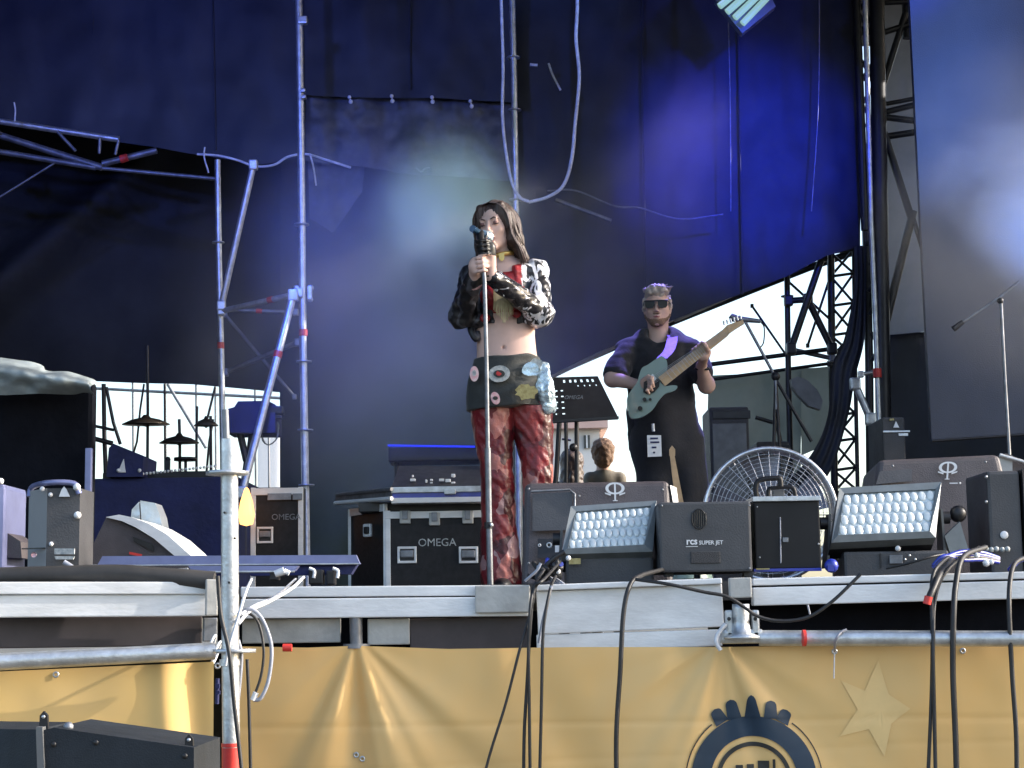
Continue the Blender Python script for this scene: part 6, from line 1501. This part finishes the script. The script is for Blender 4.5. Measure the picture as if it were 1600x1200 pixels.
bs = SDF((.6, 9.7, 3.2), (1.1, 10.2, 3.5), .005)
BE = lambda s, f, u, r, k_=.01, sub=False: bs.ell(P(s, f, u, .98), [x * .98 for x in r], k_, sub, rot)
BE(0, .055, -.092, (.034, .032, .028)); BE(0, .090, -.048, (.026, .008, .005))
for s in (-1, 1): bs.cone(P(s * .058, .0, -.045), P(s * .022, .058, -.094), .018, .020, .012)
BE(0, .095, -.064, (.020, .02, .007), .003, True)
body('beard', bs, 'beard', gp, disp=lambda v: .003 * noise.noise(v * 90))
obj('lips', MB().tube([P(-.018, .092, -.066), P(0, .098, -.064), P(.018, .092, -.066)], [.002, .0045, .002], 8), 'lips', gp)
gl = MB()
for s in (-1, 1):
    gl.prism([P(s * .008, .108, .022), P(s * .064, .096, .024), P(s * .062, .094, -.006), P(s * .052, .097, -.018), P(s * .020, .106, -.018), P(s * .010, .108, -.004)], rot @ Vector((0, -.006, 0)))
g_ = obj('sunglasses', gl, 'glasses', gp)
obj('glasses_frame', MB().tube([P(-.066, .096, .024), P(0, .110, .022), P(.066, .096, .024)], .004, 6).tube([P(-.068, .094, .02), P(-.080, .0, .012)], .003, 6).tube([P(.068, .094, .02), P(.080, .0, .012)], .003, 6), 'dark', g_)
# shirt
sh = SDF((.45, 9.5, 2.55), (1.4, 10.45, 3.50), .0065)
sh.cone(G_(986, 549, .03), G_(1076, 548, .03), .072, .072, .06); sh.cone(G_(1031, 560, .02), G_(1034, 650, .02), 51 * qg, 53 * qg, .05, flat=1.35)
sh.cone(G_(1034, 650, .02), G_(1038, 690, .02), 53 * qg, 56 * qg, .03, flat=1.3)
sh.cone(GSL + Vector((0, 0, .01)), GSL.lerp(GEL, .80), .068, .070, .03); sh.cone(GSR + Vector((0, 0, .01)), GSR.lerp(GER, .68), .068, .068, .03)
sh.cone(G_(1004, 530, .05), G_(1055, 530, .05), .05, .05, .03)
sh.ell(G_(1029, 518, -.05), (.066, .10, .075), .02, True)
sh.cone(G_(1027, 530, -.12), G_(1022, 550, -.15), .028, .008, .008, True)
for a_, b_ in ((GSL, GEL), (GSR, GER)): sh.cone(a_.lerp(b_, 1.32 if a_ is GSL else 1.20), a_.lerp(b_, 1.7), .085, .09, .004, True)
def shw(v): return .014 * noise.noise(Vector((v.x * 7, v.y * 7, v.z * 11))) + .006 * noise.noise(Vector((v.x * 18, v.y * 18, v.z * 28)))
shirt = body('shirt', sh, 'shirt', gp, disp=shw)
# trousers
pt = SDF((.5, 9.55, DZ - .01), (1.45, 10.45, 2.85), .0075)
pt.cone(G_(1036, 645, .0), G_(1040, 700, .0), 52 * qg, 56 * qg, .03, flat=1.3)
pt.cone(G_(1026, 690, .0), G_(1029, 800), 36 * qg, 31 * qg, .03); pt.cone(G_(1066, 690, .0), G_(1080, 800), 36 * qg, 31 * qg, .03)
pt.cone(G_(1029, 800), deckpt(1026, YG) + Vector((0, 0, .12)), 31 * qg, 26 * qg, .03); pt.cone(G_(1080, 800), deckpt(1086, YG) + Vector((0, 0, .12)), 31 * qg, 26 * qg, .03)
pt.cut((0, 0, DZ + .03), (0, 0, -1))
body('trousers', pt, 'shirt', gp, disp=lambda v: .015 * noise.noise(Vector((v.x * 8, v.y * 8, v.z * 4))))
obj('watch', MB().tube([GWR.lerp(GER, .12) + Vector((.032 * math.cos(t), .03 * math.sin(t), .006 * math.sin(t))) for t in [k * math.pi / 8 for k in range(16)]], .010, 8, closed=True), 'dark', gp)
bd_ = obj('pass_badge', MB().prism([G_(1011, 680, -.20), G_(1033, 680, -.20), G_(1034, 713, -.20), G_(1012, 714, -.20)], (0, .003, 0)), 'white', gp)
for y, w2 in ((685, 12), (691, 14), (699, 7), (707, 3)): obj('badge_print', MB().box(G_(1022 + (y == 691), y, -.203), (w2 * qg, .002, 2.6 * qg)), 'cloth_blue', bd_)
obj('lanyard_clip', MB().tube([G_(1020, 662, -.20), G_(1021, 674, -.20)], .009, 6), 'white', bd_)
# guitar
gt = thing('electric_guitar', 'sea green electric guitar with maple neck played by the guitarist', 'guitar', G_(1015, 650, -.34))
bo = [(1033, 556), (1040, 560), (1043, 570), (1041, 582), (1034, 590), (1032, 597), (1040, 603), (1050, 602), (1058, 603), (1057, 608), (1050, 612), (1040, 615), (1030, 625), (1020, 640), (1006, 650), (992, 654), (984, 650), (981, 636), (980, 622), (986, 610), (995, 598), (999, 586), (1003, 575), (1012, 570), (1022, 563)]
bp = spline([at(x, y, YG - .315 - (x - 980) * .0006) for x, y in bo] + [at(*bo[0], YG - .315 - 53 * .0006)], 3)[:-1]
obj('body', MB().prism(bp, (0, .045, 0)), 'teal', gt)
pg = pxs([(1006, 597), (1014, 592), (1024, 590), (1031, 594), (1030, 604), (1022, 613), (1012, 616), (1005, 612)], YG - .352)
obj('pickguard', MB().prism(pg, (0, .006, 0)), 'gloss_black', gt)
obj('bridge_plate', MB().prism(pxs([(1012, 591), (1020, 584), (1026, 592), (1018, 599)], YG - .358), (0, .006, 0)), 'galv', gt)
for x, y, r in ((1007, 624, 3), (1016, 624, 2.2), (1000, 638, 3.6)): obj('control_knob', MB().cyl(at(x, y, YG - .33), at(x, y, YG - .355), r * qg, 12), 'dark', gt)
u_ = Vector((-nax.z, 0, nax.x)).normalized()
n0, n1 = G_(1034, 596, -.362), G_(1133, 520, -.40)
nk = obj('neck', MB().prism([n0 + u_ * .030, n0 - u_ * .030, n1 - u_ * .022, n1 + u_ * .022], (0, .022, 0)), 'maple', gt)
for k in range(14): p = n0.lerp(n1, .12 + .88 * (1 - .5 ** (k / 9))); obj('fret', MB().tube([p + u_ * .027 + Vector((0, -.002, 0)), p - u_ * .027 + Vector((0, -.002, 0))], .0013, 4), 'galv', nk)
hd = [n1 + u_ * .022, n1 - u_ * .022, G_(1140, 521, -.405), G_(1150, 514, -.405), G_(1163, 506, -.41), G_(1161, 500, -.41), G_(1150, 503, -.41), G_(1136, 508, -.405)]
hs_ = obj('headstock', MB().prism(hd, (0, .016, 0)), 'maple', gt)
for k in range(6): p = G_(1132 + k * 5.2, 507.5 - k * 1.7, -.41); obj('tuning_peg', MB().cyl(p, p + Vector((-.004, 0, .022)), .006, 8), 'galv', hs_)
mb = MB()
for k in range(6): o_ = (k - 2.5) * .0078; mb.tube([G_(1014, 598, -.37) + u_ * o_, n1 + u_ * o_ * .8 + Vector((0, -.006, 0))], .0009, 4)
obj('strings', mb, 'galv', gt)
stp = spline([G_(1034, 560, -.33), G_(1045, 548, -.26), G_(1050, 532, -.14), G_(1050, 522, .0)], 6)
mb = MB(); vs_ = []
for p in stp: vs_ += [p + Vector((-.030, -.004, 0)), p + Vector((.030, -.004, 0)), p + Vector((.030, .004, 0)), p + Vector((-.030, .004, 0))]
mb.add(vs_, [(i * 4 + k, i * 4 + (k + 1) % 4, i * 4 + 4 + (k + 1) % 4, i * 4 + 4 + k) for i in range(len(stp) - 1) for k in range(4)])
tag(obj('guitar_strap', mb, 'strap'), 'violet guitar strap over the guitarist\'s shoulder', 'strap')

# ------------------------------------------------------------------ two people in the yard
def onlooker(cx, cy, hw, Y, label, hm, cm_, shoulders, lx):
    base = Vector((at(cx, cy, Y).x, Y, 1.43)); t = thing('person', label, 'person', base)
    hd_ = at(cx, cy, Y); k = hw * mpp(Y) / .072
    Sx = SDF((hd_.x - .45, Y - .3, 1.42), (hd_.x + .55, Y + .3, hd_.z + .2), .014)
    Pp, rt = face_frame(hd_, 0, 0, 0)
    # seen from behind: face away
    Pp, rt = face_frame(hd_, 180, 0, 0); head_sdf(Sx, Pp, rt, k)
    a, b = [at(x, shoulders, Y) for x in lx]
    Sx.cone(Pp(0, -.01, -.05, k), (a + b) / 2 + Vector((0, 0, .02)), .055, .07, .03)
    Sx.cone(a, b, .06, .06, .05); mid = (a + b) / 2; w_ = (b - a).length / 2
    Sx.cone(mid - Vector((0, 0, .08)), mid - Vector((0, 0, .5)), w_ * .95, w_ * .8, .05, flat=1.6)
    for s, e in ((-1, a), (1, b)):
        Sx.cone(e, e + Vector((s * .05, 0, -.3)), .05, .042, .03); Sx.cone(e + Vector((s * .05, 0, -.3)), e + Vector((s * .03, -.12, -.52)), .04, .03, .02)
        Sx.cone(mid + Vector((s * .09, 0, -.55)), Vector((mid.x + s * .10, Y, 1.50)), .09, .05, .03); Sx.ell((mid.x + s * .10, Y + .05, 1.46), (.05, .12, .04), .02)
    zc = mid.z + .07
    body('body', Sx, [M['skin_m'], M[cm_]], t, faces=lambda c: (c[:, 2] < zc).astype(int))
    h2 = SDF(hd_ - Vector((.2, .2, .25)), hd_ + Vector((.2, .2, .2)), .010)
    h2.ell(Pp(0, -.03, .04, k), (.088 * k, .10 * k, .09 * k), .02, False, rt); h2.ell(Pp(0, -.06, -.02, k), (.075 * k, .06 * k, .08 * k), .02, False, rt); h2.ell(Pp(0, .12, -.03, k), (.07 * k, .08 * k, .09 * k), .01, True, rt)
    if hm == 'long': h2.cone(Pp(0, -.05, 0, k), Pp(0, -.06, -.16, k), .10, .12, .03)
    body('hair', h2, 'beard' if hm != 'long' else 'hair_f', t, disp=lambda v: .012 * noise.noise(v * 30))
    return t
M['khaki'] = mat('olive_shirt', (.17, .155, .13), .8, scale=8)
onlooker(942, 712, 15, 16.2, 'onlooker with short curly hair and olive shirt behind the stage', 'short', 'khaki', 748, (922, 968))
onlooker(893, 728, 15, 16.6, 'onlooker with long dark hair partly behind the music stand', 'long', 'shirt', 762, (876, 912))

# =================================================================== STAGE LIGHTS AND SMOKE
TY, TZ = 7.4, 5.15
tr2 = thing('lighting_truss', 'overhead lighting truss carrying the blue stage lamps', 'truss', (0, TY, TZ))
for dy in (-.15, .15):
    for dz in (-.15, .15): obj('chord', MB().cyl((-4.6, TY + dy, TZ + dz), (4.6, TY + dy, TZ + dz), .025, 8), 'galv', tr2)
mb = MB()
for i in range(30):
    x = -4.5 + i * .3; mb.cyl((x, TY - .15, TZ - .15), (x + .3, TY - .15, TZ + .15), .012, 6).cyl((x, TY + .15, TZ + .15), (x + .3, TY + .15, TZ - .15), .012, 6)
obj('web', mb, 'galv', tr2)
for x in (-4.4, 4.4): obj('leg', MB().cyl((x, TY, DZ), (x, TY, TZ), .05, 10), 'galv', tr2)
def lamp(pos, aim, c, power, ang, label, glow=3.0, blend=.8, sz=.06):
    pos = Vector(pos); aim = Vector(aim); d = (aim - pos).normalized()
    t = thing('stage_lamp', label, 'stage light', pos, 'stage lamps out on the rigging')
    b = pos - d * .06
    obj('housing', MB().lathe(b, -d, [(.105, -.03), (.11, .05), (.09, .22), (.04, .27), (0, .27)], 18), 'steelblack', t)
    gm = emis('lamp_lens_glow', c, glow)
    obj('lens', MB().lathe(b, d, [(0, .012), (.10, .0)], 18), gm, t)
    obj('yoke', MB().tube([b - d * .1 + Vector((.13, 0, 0)), b - d * .1 + Vector((.13, 0, .2)), b - d * .1 + Vector((-.13, 0, .2)), b - d * .1 + Vector((-.13, 0, 0))], .01, 6), 'steelblack', t)
    l = bpy.data.lights.new('spot', 'SPOT'); l.energy = power; l.color = c; l.spot_size = R(ang); l.spot_blend = blend; l.shadow_soft_size = sz
    o = bpy.data.objects.new('spot_light', l); col.objects.link(o); o.parent = t; o.location = Vector((0, 0, 0))
    o.rotation_euler = (-d).to_track_quat('Z', 'Y').to_euler()
    return t
lamp((-1.6, 7.6, 4.95), at(620, 120, 12), (.09, .17, 1), 85, 90, 'blue wash lamp on the truss aimed at the backdrop centre')
lamp((-3.2, 7.8, 5.0), at(180, 30, 12), (.10, .18, 1), 70, 75, 'blue wash lamp on the truss aimed at the upper left tarp')
lamp((1.9, 7.6, 4.9), at(1175, 240, 12), (.008, .035, 1), 700, 26, 'deep blue spot lamp on the truss aimed at the right tarp', 5, 1)
lamp((2.3, 8.2, 5.15), at(1230, 60, 12), (.008, .035, 1), 60, 40, 'deep blue spot lamp near the right end of the truss', 5, 1)
lamp((1.3, 10.8, 5.6), at(1030, 520, 10), (.24, .20, 1), 330, 34, 'violet back light lamp above the guitarist', 3)
lamp((3.1, 8.0, 2.75), at(1640, 300, 8.5), (.10, .30, 1), 420, 54, 'pale blue lamp at the right end of the truss', 4)
lamp((-.2, 8.0, 4.95), at(700, 310, 10), (.50, .80, .80), 420, 24, 'pale green lamp on the truss lighting the smoke plume', 3)
lamp((-1.4, 8.6, 5.2), at(600, 560, 10.6), (.06, .14, 1), 260, 44, 'blue lamp lighting the haze behind the singer', 3)

def smoke(name, c, rad, dens, nscale, thr, label, seed=0, col_=(.85, .88, .92), aniso=.2):
    bm_ = bmesh.new(); bmesh.ops.create_icosphere(bm_, subdivisions=3, radius=1)
    me = bpy.data.meshes.new(name); bm_.to_mesh(me); bm_.free()
    o = bpy.data.objects.new(name, me); col.objects.link(o); o.location = c; o.scale = rad; ORG[o.name] = Vector(c)
    m = bpy.data.materials.new(name); m.use_nodes = True; n = m.node_tree; n.nodes.clear(); L = n.links.new
    out = n.nodes.new('ShaderNodeOutputMaterial'); pv = n.nodes.new('ShaderNodeVolumePrincipled'); L(pv.outputs[0], out.inputs['Volume'])
    pv.inputs['Color'].default_value = (*col_, 1); pv.inputs['Anisotropy'].default_value = aniso
    tc = n.nodes.new('ShaderNodeTexCoord'); mp = n.nodes.new('ShaderNodeMapping'); mp.inputs['Scale'].default_value = rad; mp.inputs['Location'].default_value = (seed * 3.7, seed, 0)
    L(tc.outputs['Object'], mp.inputs[0])
    nz = n.nodes.new('ShaderNodeTexNoise'); nz.inputs['Scale'].default_value = nscale; nz.inputs['Detail'].default_value = 4; nz.inputs['Distortion'].default_value = .6
    L(mp.outputs[0], nz.inputs[0])
    mr = n.nodes.new('ShaderNodeMapRange'); mr.inputs[1].default_value = thr; mr.inputs[2].default_value = thr + .28; L(nz.outputs[0], mr.inputs[0])
    vl = n.nodes.new('ShaderNodeVectorMath'); vl.operation = 'LENGTH'; L(tc.outputs['Object'], vl.inputs[0])
    fo = n.nodes.new('ShaderNodeMapRange'); fo.interpolation_type = 'SMOOTHSTEP'; fo.inputs[1].default_value = 1.0; fo.inputs[2].default_value = .25; L(vl.outputs['Value'], fo.inputs[0])
    m1_ = n.nodes.new('ShaderNodeMath'); m1_.operation = 'MULTIPLY'; L(mr.outputs[0], m1_.inputs[0]); L(fo.outputs[0], m1_.inputs[1])
    m2_ = n.nodes.new('ShaderNodeMath'); m2_.operation = 'MULTIPLY'; m2_.inputs[1].default_value = dens; L(m1_.outputs[0], m2_.inputs[0])
    L(m2_.outputs[0], pv.inputs['Density']); me.materials.append(m)
    o['kind'] = 'stuff'; o['label'] = label; o['category'] = 'smoke'; return o
smoke('smoke', at(610, 500, 10.3), (1.6, 1.2, 1.45), .34, 1.0, .32, 'dark blue smoke hanging behind the singer', 1)
smoke('smoke', at(715, 325, 10.2), (.66, .50, .60), .75, 1.7, .34, 'pale greenish smoke plume above the singer', 7)
smoke('smoke', at(1050, 270, 10.6), (1.35, 1.1, .75), .05, 1.4, .34, 'blue smoke drifting above the guitarist', 3)
smoke('smoke', at(1640, 340, 8.4), (.95, .75, 1.0), .42, 1.3, .34, 'bright pale blue smoke before the large grey screen', 4)
smoke('smoke', at(960, 410, 10.9), (1.15, .75, .62), .18, 1.3, .32, 'grey blue smoke drifting between singer and guitarist', 5)
